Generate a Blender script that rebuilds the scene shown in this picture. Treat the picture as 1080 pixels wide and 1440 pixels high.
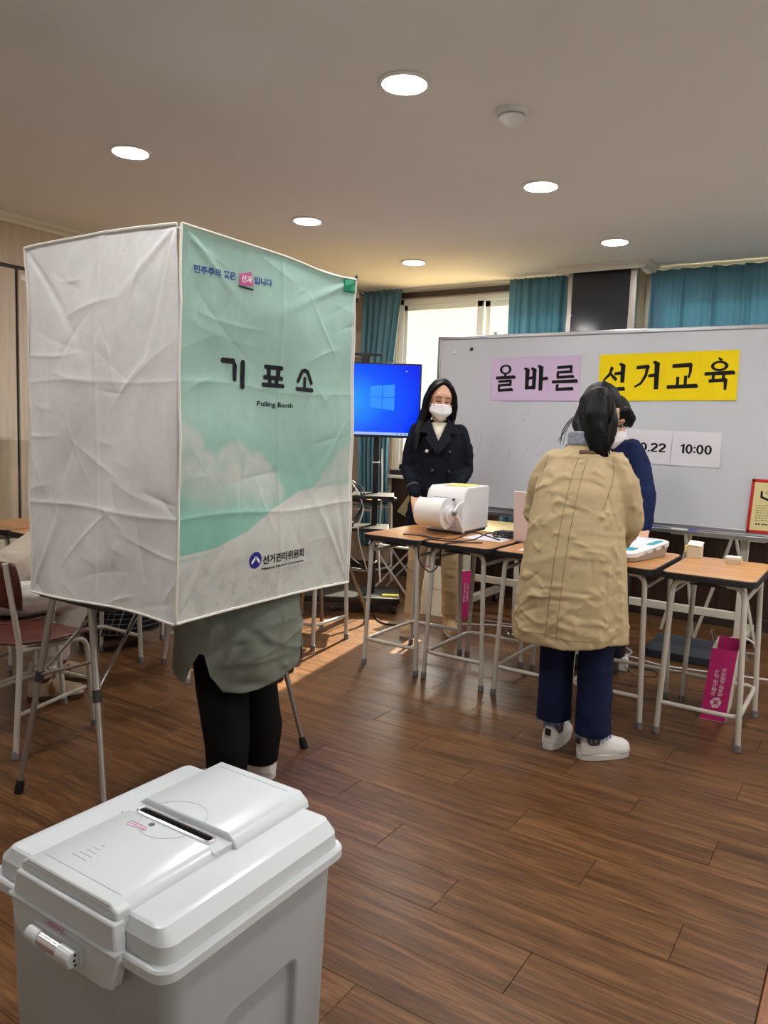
import bpy, bmesh, math, random
import numpy as np
from mathutils import Vector, Matrix, noise, Quaternion
from mathutils.bvhtree import BVHTree

for _o in list(bpy.data.objects):
    bpy.data.objects.remove(_o, do_unlink=True)
SC = bpy.context.scene
COL = SC.collection
rad = math.radians
random.seed(7)

# ------------------------------------------------------------------ camera
CAM_H = 1.35
def _cam():
    y, p, r = rad(-32.88), rad(-6.2), rad(2.03)
    f = Vector((math.sin(y)*math.cos(p), math.cos(y)*math.cos(p), math.sin(p)))
    rt = Vector((math.cos(y), -math.sin(y), 0)); up = rt.cross(f)
    a = rt*math.cos(r)+up*math.sin(r); b = -rt*math.sin(r)+up*math.cos(r)
    cd = bpy.data.cameras.new('camera'); cd.sensor_fit = 'AUTO'; cd.sensor_width = 36; cd.lens = 27.0
    cd.clip_start = .05; cd.clip_end = 200
    co = bpy.data.objects.new('camera', cd); COL.objects.link(co)
    m = Matrix((a, b, -f)).transposed().to_4x4(); m.translation = (0, 0, CAM_H)
    co.matrix_world = m
    SC.camera = co
_cam()

# ------------------------------------------------------------------ world, sun, exposure
def _world():
    w = bpy.data.worlds.new('sky'); SC.world = w; w.use_nodes = True
    nt = w.node_tree; nt.nodes.clear()
    sky = nt.nodes.new('ShaderNodeTexSky'); sky.sky_type = 'NISHITA'; sky.sun_disc = False
    sky.sun_elevation = rad(33); sky.sun_rotation = rad(-10); sky.dust_density = 3.0; sky.air_density = 1.2
    bg = nt.nodes.new('ShaderNodeBackground'); bg.inputs['Strength'].default_value = 1.1
    out = nt.nodes.new('ShaderNodeOutputWorld')
    nt.links.new(sky.outputs[0], bg.inputs[0]); nt.links.new(bg.outputs[0], out.inputs[0])
    sd = bpy.data.lights.new('sun', 'SUN'); sd.energy = 28; sd.angle = rad(.6); sd.color = (1, .86, .66)
    so = bpy.data.objects.new('sun', sd); COL.objects.link(so)
    d = Vector((.17, -.98, -.65)).normalized()
    so.rotation_euler = d.to_track_quat('-Z', 'Y').to_euler(); so.location = (-4, 9, 6)
_world()
LAMP_STRENGTH = 180.0
SC.view_settings.view_transform = 'Standard'
SC.view_settings.look = 'None'
SC.view_settings.exposure = 0.0
SC.view_settings.gamma = 1.0
SC.view_settings.use_curve_mapping = False

# ------------------------------------------------------------------ helpers: materials
def lin(c):
    return tuple((x/12.92 if x <= .04045 else ((x+.055)/1.055)**2.4) for x in [v/255 for v in c[:3]])+(1,)
MATS = {}
def mat(name, col, rough=.6, metal=0, var=None, bump=None, spec=.5, alpha=None, trans=0, emit=None,
        transl=0, coat=0, sheen=0, coord='Object', col2=None, stretch=None, aniso=None, crumple=None):
    """procedural principled material; var=(scale, amount), bump=(scale, strength[, detail])"""
    if name in MATS: return MATS[name]
    m = bpy.data.materials.new(name); m.use_nodes = True; MATS[name] = m
    nt = m.node_tree; N = nt.nodes; L = nt.links
    b = N['Principled BSDF']; b.inputs['Roughness'].default_value = rough; b.inputs['Metallic'].default_value = metal
    b.inputs['Specular IOR Level'].default_value = spec if (rough < .7 or spec != .5) else .18
    b.inputs['Base Color'].default_value = lin(col)
    if coat: b.inputs['Coat Weight'].default_value = coat; b.inputs['Coat Roughness'].default_value = .15
    if sheen: b.inputs['Sheen Weight'].default_value = sheen
    if trans: b.inputs['Transmission Weight'].default_value = trans
    if emit: b.inputs['Emission Color'].default_value = lin(emit[0]); b.inputs['Emission Strength'].default_value = emit[1]
    tc = N.new('ShaderNodeTexCoord'); src = tc.outputs[coord]
    if stretch:
        mp = N.new('ShaderNodeMapping'); mp.inputs['Scale'].default_value = stretch; L.new(src, mp.inputs[0]); src = mp.outputs[0]
    if var:
        nz = N.new('ShaderNodeTexNoise'); nz.inputs['Scale'].default_value = var[0]; nz.inputs['Detail'].default_value = 5
        L.new(src, nz.inputs['Vector'])
        mx = N.new('ShaderNodeMix'); mx.data_type = 'RGBA'
        c = lin(col); a = var[1]
        mx.inputs[6].default_value = tuple(x*(1-a) for x in c[:3])+(1,)
        mx.inputs[7].default_value = lin(col2) if col2 else tuple(min(1, x*(1+a)) for x in c[:3])+(1,)
        L.new(nz.outputs['Fac'], mx.inputs[0]); L.new(mx.outputs[2], b.inputs['Base Color'])
    if bump:
        nb = N.new('ShaderNodeTexNoise'); nb.inputs['Scale'].default_value = bump[0]; nb.inputs['Detail'].default_value = bump[2] if len(bump) > 2 else 4
        L.new(src, nb.inputs['Vector'])
        bp = N.new('ShaderNodeBump'); bp.inputs['Strength'].default_value = bump[1]; bp.inputs['Distance'].default_value = .01
        L.new(nb.outputs['Fac'], bp.inputs['Height']); L.new(bp.outputs[0], b.inputs['Normal'])
    if crumple:
        mp2 = N.new('ShaderNodeMapping'); mp2.inputs['Rotation'].default_value = crumple[2] if len(crumple) > 2 else (.3, .5, .2); mp2.inputs['Scale'].default_value = crumple[3] if len(crumple) > 3 else (.55, 1, 1); L.new(tc.outputs[coord], mp2.inputs[0])
        rn = N.new('ShaderNodeTexNoise'); rn.noise_type = 'RIDGED_MULTIFRACTAL'; rn.inputs['Scale'].default_value = crumple[0]; rn.inputs['Detail'].default_value = 3; rn.inputs['Distortion'].default_value = .8; L.new(mp2.outputs[0], rn.inputs['Vector'])
        b2 = N.new('ShaderNodeBump'); b2.inputs['Strength'].default_value = crumple[1]; b2.inputs['Distance'].default_value = .035; L.new(rn.outputs['Fac'], b2.inputs['Height'])
        if bump: L.new(bp.outputs[0], b2.inputs['Normal'])
        L.new(b2.outputs[0], b.inputs['Normal'])
    if transl:
        out = N['Material Output']; tr = N.new('ShaderNodeBsdfTranslucent'); ms = N.new('ShaderNodeMixShader')
        ms.inputs[0].default_value = transl; tr.inputs[0].default_value = lin(col)
        if b.inputs['Base Color'].is_linked: L.new(b.inputs['Base Color'].links[0].from_socket, tr.inputs[0])
        L.new(b.outputs[0], ms.inputs[1]); L.new(tr.outputs[0], ms.inputs[2]); L.new(ms.outputs[0], out.inputs[0])
    return m

def wood_mat(name, c1, c2, c3, axis='X', rough=.4, grain=14, random_obj=False, coat=0, grain2=.55, spec=.5):
    if name in MATS: return MATS[name]
    m = bpy.data.materials.new(name); m.use_nodes = True; MATS[name] = m
    nt = m.node_tree; N = nt.nodes; L = nt.links; b = N['Principled BSDF']
    b.inputs['Roughness'].default_value = rough; b.inputs['Specular IOR Level'].default_value = spec
    if coat: b.inputs['Coat Weight'].default_value = coat; b.inputs['Coat Roughness'].default_value = .2
    tc = N.new('ShaderNodeTexCoord'); src = tc.outputs['Object']
    oi = N.new('ShaderNodeObjectInfo')
    if random_obj:
        ad = N.new('ShaderNodeVectorMath'); ad.operation = 'ADD'
        ml = N.new('ShaderNodeMath'); ml.operation = 'MULTIPLY'; ml.inputs[1].default_value = 40
        L.new(oi.outputs['Random'], ml.inputs[0]); L.new(src, ad.inputs[0]); L.new(ml.outputs[0], ad.inputs[1]); src = ad.outputs[0]
    mp = N.new('ShaderNodeMapping'); s = {'X': (.07, 1, 1), 'Y': (1, .07, 1), 'Z': (1, 1, .07)}[axis]
    mp.inputs['Scale'].default_value = tuple(v*grain for v in s); L.new(src, mp.inputs[0])
    n1 = N.new('ShaderNodeTexNoise'); n1.inputs['Scale'].default_value = 1.6; n1.inputs['Detail'].default_value = 6; n1.inputs['Roughness'].default_value = .62; n1.inputs['Distortion'].default_value = .6
    n2 = N.new('ShaderNodeTexNoise'); n2.inputs['Scale'].default_value = 7; n2.inputs['Detail'].default_value = 3
    L.new(mp.outputs[0], n1.inputs['Vector']); L.new(mp.outputs[0], n2.inputs['Vector'])
    cr = N.new('ShaderNodeValToRGB'); e = cr.color_ramp.elements
    e[0].position = .3; e[0].color = lin(c1); e[1].position = .72; e[1].color = lin(c3)
    k = cr.color_ramp.elements.new(.5); k.color = lin(c2)
    L.new(n1.outputs['Fac'], cr.inputs[0])
    mx = N.new('ShaderNodeMix'); mx.data_type = 'RGBA'; mx.blend_type = 'MULTIPLY'; mx.inputs[0].default_value = grain2
    g = N.new('ShaderNodeValToRGB'); g.color_ramp.elements[0].position = .38; g.color_ramp.elements[0].color = (.35, .3, .27, 1); g.color_ramp.elements[1].position = .55; g.color_ramp.elements[1].color = (1, 1, 1, 1)
    L.new(n2.outputs['Fac'], g.inputs[0]); L.new(cr.outputs[0], mx.inputs[6]); L.new(g.outputs[0], mx.inputs[7])
    last = mx.outputs[2]
    if random_obj:
        hv = N.new('ShaderNodeHueSaturation'); mr = N.new('ShaderNodeMapRange')
        mr.inputs[3].default_value = .93; mr.inputs[4].default_value = 1.07
        L.new(oi.outputs['Random'], mr.inputs[0]); L.new(mr.outputs[0], hv.inputs['Value']); L.new(last, hv.inputs['Color']); last = hv.outputs[0]
    L.new(last, b.inputs['Base Color'])
    bp = N.new('ShaderNodeBump'); bp.inputs['Strength'].default_value = .12; bp.inputs['Distance'].default_value = .002
    L.new(n2.outputs['Fac'], bp.inputs['Height']); L.new(bp.outputs[0], b.inputs['Normal'])
    return m

# ------------------------------------------------------------------ helpers: objects
WORLD_OFF = {}
def root_of(o):
    while o.parent: o = o.parent
    return o
def tag(o, label=None, cat=None, group=None, kind=None):
    if label: o['label'] = label
    if cat: o['category'] = cat
    if group: o['group'] = group
    if kind: o['kind'] = kind
    return o
def thing(name, label, cat, loc=(0, 0, 0), group=None, rz=0, world=True):
    o = bpy.data.objects.new(name, None); COL.objects.link(o); o.empty_display_size = .1
    o.location = loc; o.rotation_euler = (0, 0, rz)
    tag(o, label, cat, group)
    if world: WORLD_OFF[o.name] = Vector(loc)
    return o
def copy_tree(o, parent=None):
    c = o.copy(); COL.objects.link(c); c.parent = parent
    for ch in list(o.children): copy_tree(ch, c)
    return c
def V(*a): return Vector(a if len(a) > 1 else a[0])

def bend(pts, r=.04, n=5):
    """round the corners of a polyline"""
    pts = [Vector(p) for p in pts]; out = [pts[0]]
    for i in range(1, len(pts)-1):
        a, b, c = pts[i-1], pts[i], pts[i+1]
        u = (a-b); w = (c-b); k = min(r, u.length*.49, w.length*.49)
        p0 = b+u.normalized()*k; p1 = b+w.normalized()*k
        for j in range(n+1):
            t = j/n; out.append(p0*(1-t)**2+b*2*t*(1-t)+p1*t*t)
    out.append(pts[-1]); return out
def spline(pts, n=6):
    pts = [Vector(p) for p in pts]; P = [pts[0]*2-pts[1]]+pts+[pts[-1]*2-pts[-2]]; out = []
    for i in range(1, len(P)-2):
        for j in range(n):
            t = j/n; a, b, c, d = P[i-1], P[i], P[i+1], P[i+2]
            out.append(.5*((2*b)+(c-a)*t+(2*a-5*b+4*c-d)*t*t+(3*b-a-3*c+d)*t**3))
    out.append(pts[-1]); return out
def rrect(x0, x1, y0, y1, r, n=5):
    out = []
    for cx, cy, a in ((x1-r, y0+r, -90), (x1-r, y1-r, 0), (x0+r, y1-r, 90), (x0+r, y0+r, 180)):
        for j in range(n+1):
            t = rad(a+90*j/n); out.append((cx+r*math.cos(t), cy+r*math.sin(t)))
    return out

class MB:
    def __init__(s): s.v = []; s.f = []
    def add(s, vs, fs):
        o = len(s.v); s.v += [Vector(v) for v in vs]; s.f += [tuple(i+o for i in f) for f in fs]; return s
    def box(s, x0, x1, y0, y1, z0, z1):
        vs = [(x, y, z) for z in (z0, z1) for y in (y0, y1) for x in (x0, x1)]
        return s.add(vs, [(0, 2, 3, 1), (4, 5, 7, 6), (0, 1, 5, 4), (2, 6, 7, 3), (0, 4, 6, 2), (1, 3, 7, 5)])
    def obox(s, c, ax, ay, az, hx, hy, hz):
        c = Vector(c); ax, ay, az = Vector(ax).normalized()*hx, Vector(ay).normalized()*hy, Vector(az).normalized()*hz
        vs = [c+ax*i+ay*j+az*k for k in (-1, 1) for j in (-1, 1) for i in (-1, 1)]
        return s.add(vs, [(0, 2, 3, 1), (4, 5, 7, 6), (0, 1, 5, 4), (2, 6, 7, 3), (0, 4, 6, 2), (1, 3, 7, 5)])
    def loft(s, rings, caps=True, closed=True):
        n = len(rings[0]); o = len(s.v)
        for r in rings: s.v += [Vector(p) for p in r]
        for i in range(len(rings)-1):
            for j in range(n if closed else n-1):
                k = (j+1) % n
                s.f.append((o+i*n+j, o+i*n+k, o+(i+1)*n+k, o+(i+1)*n+j))
        if caps:
            s.f.append(tuple(o+j for j in reversed(range(n)))); e = o+(len(rings)-1)*n; s.f.append(tuple(e+j for j in range(n)))
        return s
    def tube(s, pts, r, n=8, sq=1, caps=True):
        pts = [Vector(p) for p in pts]; m = len(pts); rr = r if hasattr(r, '__len__') else [r]*m
        T = [(pts[min(i+1, m-1)]-pts[max(i-1, 0)]).normalized() for i in range(m)]
        u = T[0].orthogonal().normalized(); rings = []
        for i in range(m):
            u = (u-T[i]*u.dot(T[i]))
            if u.length < 1e-6: u = T[i].orthogonal()
            u.normalize(); w = T[i].cross(u)
            rings.append([pts[i]+(u*math.cos(2*math.pi*k/n)+w*math.sin(2*math.pi*k/n)*sq)*rr[i] for k in range(n)])
        return s.loft(rings, caps)
    def cyl(s, p, q, r1, r2=None, n=16):
        return s.tube([p, q], [r1, r1 if r2 is None else r2], n)
    def cap(s, p, q, r1, r2=None, n=12):
        """tapered capsule"""
        p, q = Vector(p), Vector(q); r2 = r1 if r2 is None else r2; d = (q-p); L = d.length; d = d/L if L else Vector((0, 0, 1))
        P = []; R = []
        for a in (-88, -60, -30, 0): P.append(p+d*r1*math.sin(rad(a))); R.append(r1*math.cos(rad(a)))
        for t in (.25, .5, .75): P.append(p.lerp(q, t)); R.append(r1*(1-t)+r2*t)
        for a in (0, 30, 60, 88): P.append(q+d*r2*math.sin(rad(a))); R.append(r2*math.cos(rad(a)))
        return s.tube(P, R, n)
    def chain(s, pts, rs, n=12):
        for i in range(len(pts)-1): s.cap(pts[i], pts[i+1], rs[i], rs[i+1], n)
        return s
    def ell(s, c, r, rot=None, n=20, m=12):
        c = Vector(c); rings = []
        for i in range(m+1):
            a = math.pi*(i/m-.5)*.995; rings.append([])
            for j in range(n):
                t = 2*math.pi*j/n
                p = Vector((r[0]*math.cos(a)*math.cos(t), r[1]*math.cos(a)*math.sin(t), r[2]*math.sin(a)))
                if rot is not None: p = rot @ p
                rings[-1].append(c+p)
        return s.loft(rings)
    def prism(s, poly, z0, z1, fn=None):
        """poly in 2-D, extruded; fn maps (x,y,z)->point"""
        fn = fn or (lambda x, y, z: (x, y, z))
        return s.loft([[fn(x, y, z0) for x, y in poly], [fn(x, y, z1) for x, y in poly]])
    def lathe(s, prof, c=(0, 0, 0), n=24, fn=None):
        fn = fn or (lambda x, y, z: (x, y, z)); c = Vector(c)
        return s.loft([[c+Vector(fn(r*math.cos(2*math.pi*k/n), r*math.sin(2*math.pi*k/n), z)) for k in range(n)] for r, z in prof])
    def grid(s, P, nu, nv):
        o = len(s.v); s.v += [Vector(p) for p in P]
        for j in range(nv-1):
            for i in range(nu-1):
                a = o+j*nu+i; s.f.append((a, a+1, a+nu+1, a+nu))
        return s
    def mesh(s, name='m'):
        me = bpy.data.meshes.new(name); me.from_pydata([tuple(v) for v in s.v], [], s.f); me.update(); return me
    def build(s, name, m, parent=None, bevel=0, smooth=True, seg=2, off=True, ang=38, fix=False):
        me = s.mesh(name)
        if fix:
            bm = bmesh.new(); bm.from_mesh(me); bmesh.ops.recalc_face_normals(bm, faces=bm.faces); bm.to_mesh(me); bm.free()
        return link(me, name, m, parent, bevel, smooth, seg, off, ang)
def link(me, name, m, parent=None, bevel=0, smooth=True, seg=2, off=True, ang=38):
    if parent is not None and off:
        w = WORLD_OFF.get(root_of(parent).name)
        if w is not None: me.transform(Matrix.Translation(-w))
    if smooth:
        me.shade_smooth()
        if ang < 180: me.set_sharp_from_angle(angle=rad(ang))
    o = bpy.data.objects.new(name, me); COL.objects.link(o)
    if m is not None: me.materials.append(m)
    o.parent = parent
    if bevel:
        b = o.modifiers.new('bevel', 'BEVEL'); b.width = bevel; b.segments = seg; b.limit_method = 'ANGLE'; b.angle_limit = rad(40); b.use_clamp_overlap = True
        b.harden_normals = False
    return o
def part(name, m, parent, *boxes, bevel=0):
    mb = MB()
    for b in boxes: mb.box(*b)
    return mb.build(name, m, parent, bevel)
def base_of(mb):
    xs = [v.x for v in mb.v]; ys = [v.y for v in mb.v]; zs = [v.z for v in mb.v]
    return Vector(((min(xs)+max(xs))/2, (min(ys)+max(ys))/2, min(zs)))
def solo(mb, name, m, label=None, cat=None, group=None, kind=None, bevel=0, ang=38, fix=False):
    """a thing that is one mesh; origin at its base"""
    b = base_of(mb); mb.v = [v-b for v in mb.v]
    o = mb.build(name, m, None, bevel, ang=ang, fix=fix); o.location = b
    return tag(o, label, cat, group, kind)

def fuse(mb, voxel=.008, smooth=6, disp=None, factor=.5):
    """melt overlapping closed shapes into one continuous surface"""
    me = mb.mesh('tmp'); bm = bmesh.new(); bm.from_mesh(me); bmesh.ops.recalc_face_normals(bm, faces=bm.faces); bm.to_mesh(me); bm.free()
    o = bpy.data.objects.new('tmp', me); COL.objects.link(o)
    r = o.modifiers.new('r', 'REMESH'); r.mode = 'VOXEL'; r.voxel_size = voxel; r.use_smooth_shade = True
    if smooth:
        q = o.modifiers.new('s', 'SMOOTH'); q.iterations = smooth; q.factor = factor
    dg = bpy.context.evaluated_depsgraph_get(); dg.update()
    res = bpy.data.meshes.new_from_object(o.evaluated_get(dg))
    bpy.data.objects.remove(o, do_unlink=True); bpy.data.meshes.remove(me)
    if disp:
        n = len(res.vertices); co = np.empty(n*3, 'f'); res.vertices.foreach_get('co', co); co = co.reshape(-1, 3)
        no = np.empty(n*3, 'f'); res.vertices.foreach_get('normal', no); no = no.reshape(-1, 3)
        d = disp(co.astype('d'), no.astype('d'))
        if d.ndim == 1: d = no*d[:, None]
        res.vertices.foreach_set('co', (co+d).astype('f').ravel()); res.update()
    return res
def folds(co, seed, n=30, amp=.006, ln=(.08, .25), wd=.012, dirs=None, box=None, pick=None):
    """random crease ridges in 3-D: sum of short smooth ridges"""
    rs = np.random.RandomState(seed); lo = co.min(0) if box is None else np.array(box[0]); hi = co.max(0) if box is None else np.array(box[1])
    out = np.zeros(len(co))
    for i in range(n):
        c = lo+(hi-lo)*rs.rand(3); c = co[rs.randint(len(co))] if pick is None else co[pick[rs.randint(len(pick))]]
        d = rs.randn(3) if dirs is None else np.array(dirs[rs.randint(len(dirs))])+rs.randn(3)*.35
        d /= np.linalg.norm(d); L = rs.uniform(*ln); r = co-c
        t = np.clip(r@d, -L/2, L/2); q = np.linalg.norm(r-t[:, None]*d, axis=1)
        a = amp*rs.uniform(.4, 1)*(1 if rs.rand() < .65 else -.8)*(1-(np.abs(t)/(L/2))**2*.8)
        out += a*np.exp(-(q/(wd*rs.uniform(.6, 1.5)))**1.4)
    return out

# ------------------------------------------------------------------ helpers: lettering
def text_mesh(txt, size=.03, bold=0., width=None, height=None, ls=1.0):
    c = bpy.data.curves.new('t', 'FONT'); c.body = txt; c.size = size; c.offset = bold; c.resolution_u = 3; c.align_x = 'LEFT'; c.space_character = ls
    o = bpy.data.objects.new('t', c); COL.objects.link(o)
    dg = bpy.context.evaluated_depsgraph_get(); dg.update()
    me = bpy.data.meshes.new_from_object(o.evaluated_get(dg)); bpy.data.objects.remove(o, do_unlink=True)
    n = len(me.vertices); co = np.empty(n*3, 'f'); me.vertices.foreach_get('co', co); co = co.reshape(-1, 3)
    if n:
        co[:, 0] -= co[:, 0].min(); co[:, 1] -= co[:, 1].min()
        if width: co[:, 0] *= width/max(1e-6, co[:, 0].max())
        if height: co[:, 1] *= height/max(1e-6, co[:, 1].max())
    return me, co
def text_on(txt, m, parent, fn, name='lettering', **kw):
    """fn maps (u right, v up) -> point on the surface"""
    me, co = text_mesh(txt, **kw)
    for v, c in zip(me.vertices, co): v.co = fn(float(c[0]), float(c[1]))
    me.materials.clear(); me.update()
    return link(me, name, m, parent, smooth=False)
class Strokes:
    def __init__(s): s.q = []
    def line(s, pts, w, w1=None, roundcap=False, n=4):
        w1 = w if w1 is None else w1; P = [Vector((p[0], p[1], 0)) for p in pts]
        D = [0]
        for a, b in zip(P, P[1:]): D.append(D[-1]+(b-a).length)
        L = []; 
        for i, p in enumerate(P):
            t = (P[min(i+1, len(P)-1)]-P[max(i-1, 0)]).normalized(); k = Vector((-t.y, t.x, 0))
            if 0 < i < len(P)-1:
                a = (P[i]-P[i-1]).normalized(); k = k/max(.5, abs(k.dot(Vector((-a.y, a.x, 0)))))
            h = (w+(w1-w)*D[i]/D[-1])/2; L.append((p+k*h, p-k*h))
        for (a, b), (c, d) in zip(L, L[1:]):
            for j in range(n):
                t0, t1 = j/n, (j+1)/n
                s.q.append([a.lerp(c, t0), b.lerp(d, t0), b.lerp(d, t1), a.lerp(c, t1)])
        if roundcap:
            for p, h in ((P[0], w/2), (P[-1], w1/2)): s.disc(p.x, p.y, h)
            for p in P[1:-1]: s.disc(p.x, p.y, w/2)
        return s
    def disc(s, x, y, r, n=12):
        s.q.append([Vector((x+r*math.cos(2*math.pi*k/n), y+r*math.sin(2*math.pi*k/n), 0)) for k in range(n)]); return s
    def poly(s, pts): s.q.append([Vector((p[0], p[1], 0)) for p in pts]); return s
    def ring(s, x, y, rx, ry, wx, wy=None, n=20):
        wy = wx if wy is None else wy
        for k in range(n):
            a, b = 2*math.pi*k/n, 2*math.pi*(k+1)/n
            s.q.append([Vector((x+rr*math.cos(t), y+ss*math.sin(t), 0)) for t, rr, ss in ((a, rx, ry), (a, rx-wx, ry-wy), (b, rx-wx, ry-wy), (b, rx, ry))])
        return s
    def build(s, m, parent, fn, name='lettering'):
        mb = MB()
        for q in s.q: mb.add([fn(p.x, p.y) for p in q], [tuple(range(len(q)))])
        return mb.build(name, m, parent, smooth=False)

# ================================================================== SETTING
LX, BY, CZ = -4.75, 6.0, 2.6
RX, FY = 2.4, -1.6
M_ceil = mat('ceiling_paint', (230, 227, 223), .85, var=(1.2, .03))
M_wall = mat('wallpaper_beige', (196, 180, 160), .8, var=(30, .05), stretch=(1, 1, .1))
M_brown = wood_mat('dark_wainscot', (44, 28, 22), (58, 37, 28), (72, 47, 35), 'Z', .45, 10)
M_white_frame = mat('white_pvc', (226, 226, 218), .4)
M_dark_frame = mat('dark_brown_rail', (52, 40, 38), .5)
M_mould = mat('moulding_paint', (214, 208, 196), .6)
M_plank = wood_mat('floor_plank', (78, 52, 31), (104, 71, 43), (135, 96, 60), 'X', .33, 16, True, spec=.32)
M_gap = mat('plank_gap', (40, 22, 12), .8)
M_steel = mat('brushed_steel', (190, 186, 178), .28, 1.0, bump=(60, .05), stretch=(1, 1, .05))
M_alu = mat('aluminium', (188, 190, 192), .32, .9)
def clear_mat(name, tint=(250, 252, 250), gloss=.06, rough=.02):
    m = bpy.data.materials.new(name); m.use_nodes = True; MATS[name] = m; N = m.node_tree.nodes; L = m.node_tree.links
    tr = N.new('ShaderNodeBsdfTransparent'); tr.inputs[0].default_value = lin(tint); gl = N.new('ShaderNodeBsdfGlossy'); gl.inputs['Roughness'].default_value = rough
    lw = N.new('ShaderNodeLayerWeight'); pw = N.new('ShaderNodeMath'); pw.operation = 'POWER'; pw.inputs[1].default_value = 4; L.new(lw.outputs['Facing'], pw.inputs[0]); fr = N.new('ShaderNodeMath'); fr.operation = 'MULTIPLY_ADD'; fr.inputs[1].default_value = .5; fr.inputs[2].default_value = gloss; L.new(pw.outputs[0], fr.inputs[0]); mx = N.new('ShaderNodeMixShader')
    L.new(fr.outputs[0], mx.inputs[0]); L.new(tr.outputs[0], mx.inputs[1]); L.new(gl.outputs[0], mx.inputs[2]); L.new(mx.outputs[0], N['Material Output'].inputs[0])
    return m
M_glass = clear_mat('clear_glass')
M_black = mat('black_plastic', (22, 22, 24), .4)
M_blackrub = mat('black_rubber', (18, 18, 19), .6)
M_white = mat('white_plastic', (226, 226, 224), .35)

def struct(mb, name, m, bevel=0, label=None):
    o = solo(mb, name, m, kind='structure', bevel=bevel)
    if label: o['label'] = label
    return o
# --- floor and its planks
floor = struct(MB().box(LX-.1, -.135, FY-.1, BY+.1, -.06, -.004), 'floor', M_gap, label='brown wood-grain plank floor of the room')
fb = floor.location.copy()
ROW0, ROWH, PL = 1.627, .1807, .92
_pm = {}
def plank(x0, x1, y0, y1):
    x0, x1 = max(x0, LX), min(x1, -.137)
    y0, y1 = max(y0, FY), min(y1, BY)
    if x1-x0 < .02 or y1-y0 < .02: return
    L, W = round(x1-x0, 3), round(y1-y0, 3)
    if (L, W) not in _pm:
        g = .0007; c = .0012; a, b = L/2-g, W/2-g
        mb = MB(); mb.loft([[(-a, -b, -.004), (a, -b, -.004), (a, b, -.004), (-a, b, -.004)], [(-a, -b, -c), (a, -b, -c), (a, b, -c), (-a, b, -c)],
                            [(-a+c, -b+c*.6, 0), (a-c, -b+c*.6, 0), (a-c, b-c*.6, 0), (-a+c, b-c*.6, 0)]])
        me = mb.mesh('plank'); me.materials.append(M_plank); _pm[(L, W)] = me
    o = bpy.data.objects.new('plank', _pm[(L, W)]); COL.objects.link(o); o.parent = floor
    o.location = Vector(((x0+x1)/2, (y0+y1)/2, 0))-fb
k0 = int(math.floor((FY-ROW0)/ROWH)); k1 = int(math.ceil((BY-ROW0)/ROWH))
for k in range(k0, k1):
    x = (-.66, -.967, -.357)[k % 3]+PL
    while x > LX:
        plank(x-PL, x, ROW0+k*ROWH, ROW0+(k+1)*ROWH); x -= PL
struct(MB().box(-.135, -.09, FY, BY, -.06, .012), 'trim_1', wood_mat('threshold_wood', (120, 72, 40), (150, 95, 55), (172, 116, 72), 'Y', .4, 12), .004, 'light wood threshold strip along the floor edge')
struct(MB().box(-.09, RX, FY-.1, BY+.1, -.06, -.01), 'hall_floor', mat('hall_tile', (186, 182, 174), .4, var=(6, .08)))
# --- ceiling, walls
ceiling = struct(MB().box(LX-.1, RX+.1, FY-.1, BY+.25, CZ, CZ+.1), 'ceiling', M_ceil)
wall_left = struct(MB().box(LX-.12, LX, FY-.1, BY+.25, 0, CZ), 'wall_left', M_wall)
M_wall2 = mat('hall_wall_white', (226, 222, 214), .8)
struct(MB().box(RX, RX+.12, FY-.1, BY+.25, 0, CZ), 'wall_right', M_wall2)
struct(MB().box(LX, RX, FY-.12, FY, 0, CZ), 'wall_front', M_wall2)
WZ0, WZ1 = .93, 2.51
W1 = (-3.80, -2.13); W2 = (-1.55, 1.2)
wb = MB().box(LX, W1[0], BY, BY+.2, 0, CZ).box(W1[0], RX, BY, BY+.2, 0, WZ0).box(W1[0], RX, BY, BY+.2, WZ1, CZ).box(W1[1], W2[0], BY, BY+.2, WZ0, WZ1).box(W2[1], RX, BY, BY+.2, WZ0, WZ1)
wall_back = struct(wb, 'wall_back', M_wall)
wbo = wall_back.location.copy()
# upright boards of the beige wall and the dark wainscot boards under the windows
M_board = wood_mat('beige_board', (184, 166, 146), (190, 173, 152), (198, 181, 160), 'Z', .6, 9, grain2=.2)
def child_box(parent, name, m, b, bevel=.002):
    mb = MB().box(*b); c = Vector(((b[0]+b[1])/2, (b[2]+b[3])/2, (b[4]+b[5])/2)); mb.v = [v-c for v in mb.v]
    o = mb.build(name, m, None, bevel); o.parent = parent; o.location = c-parent.location; return o
x = LX
while x < W1[0]-.05:
    child_box(wall_back, 'board', M_board, (x+.001, min(x+.2, W1[0])-.001, BY-.012, BY, .09, CZ-.04)); x += .2
x = W1[0]
while x < .9:
    child_box(wall_back, 'wainscot_board', M_brown, (x+.001, x+.149, BY-.014, BY, .09, WZ0-.03)); x += .15
struct(MB().box(LX, RX, BY-.022, BY, 0, .09), 'baseboard_back', M_dark_frame, .004)
struct(MB().box(LX, LX+.015, FY, 1.2, 0, .09), 'baseboard_left', M_dark_frame, .004)
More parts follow.
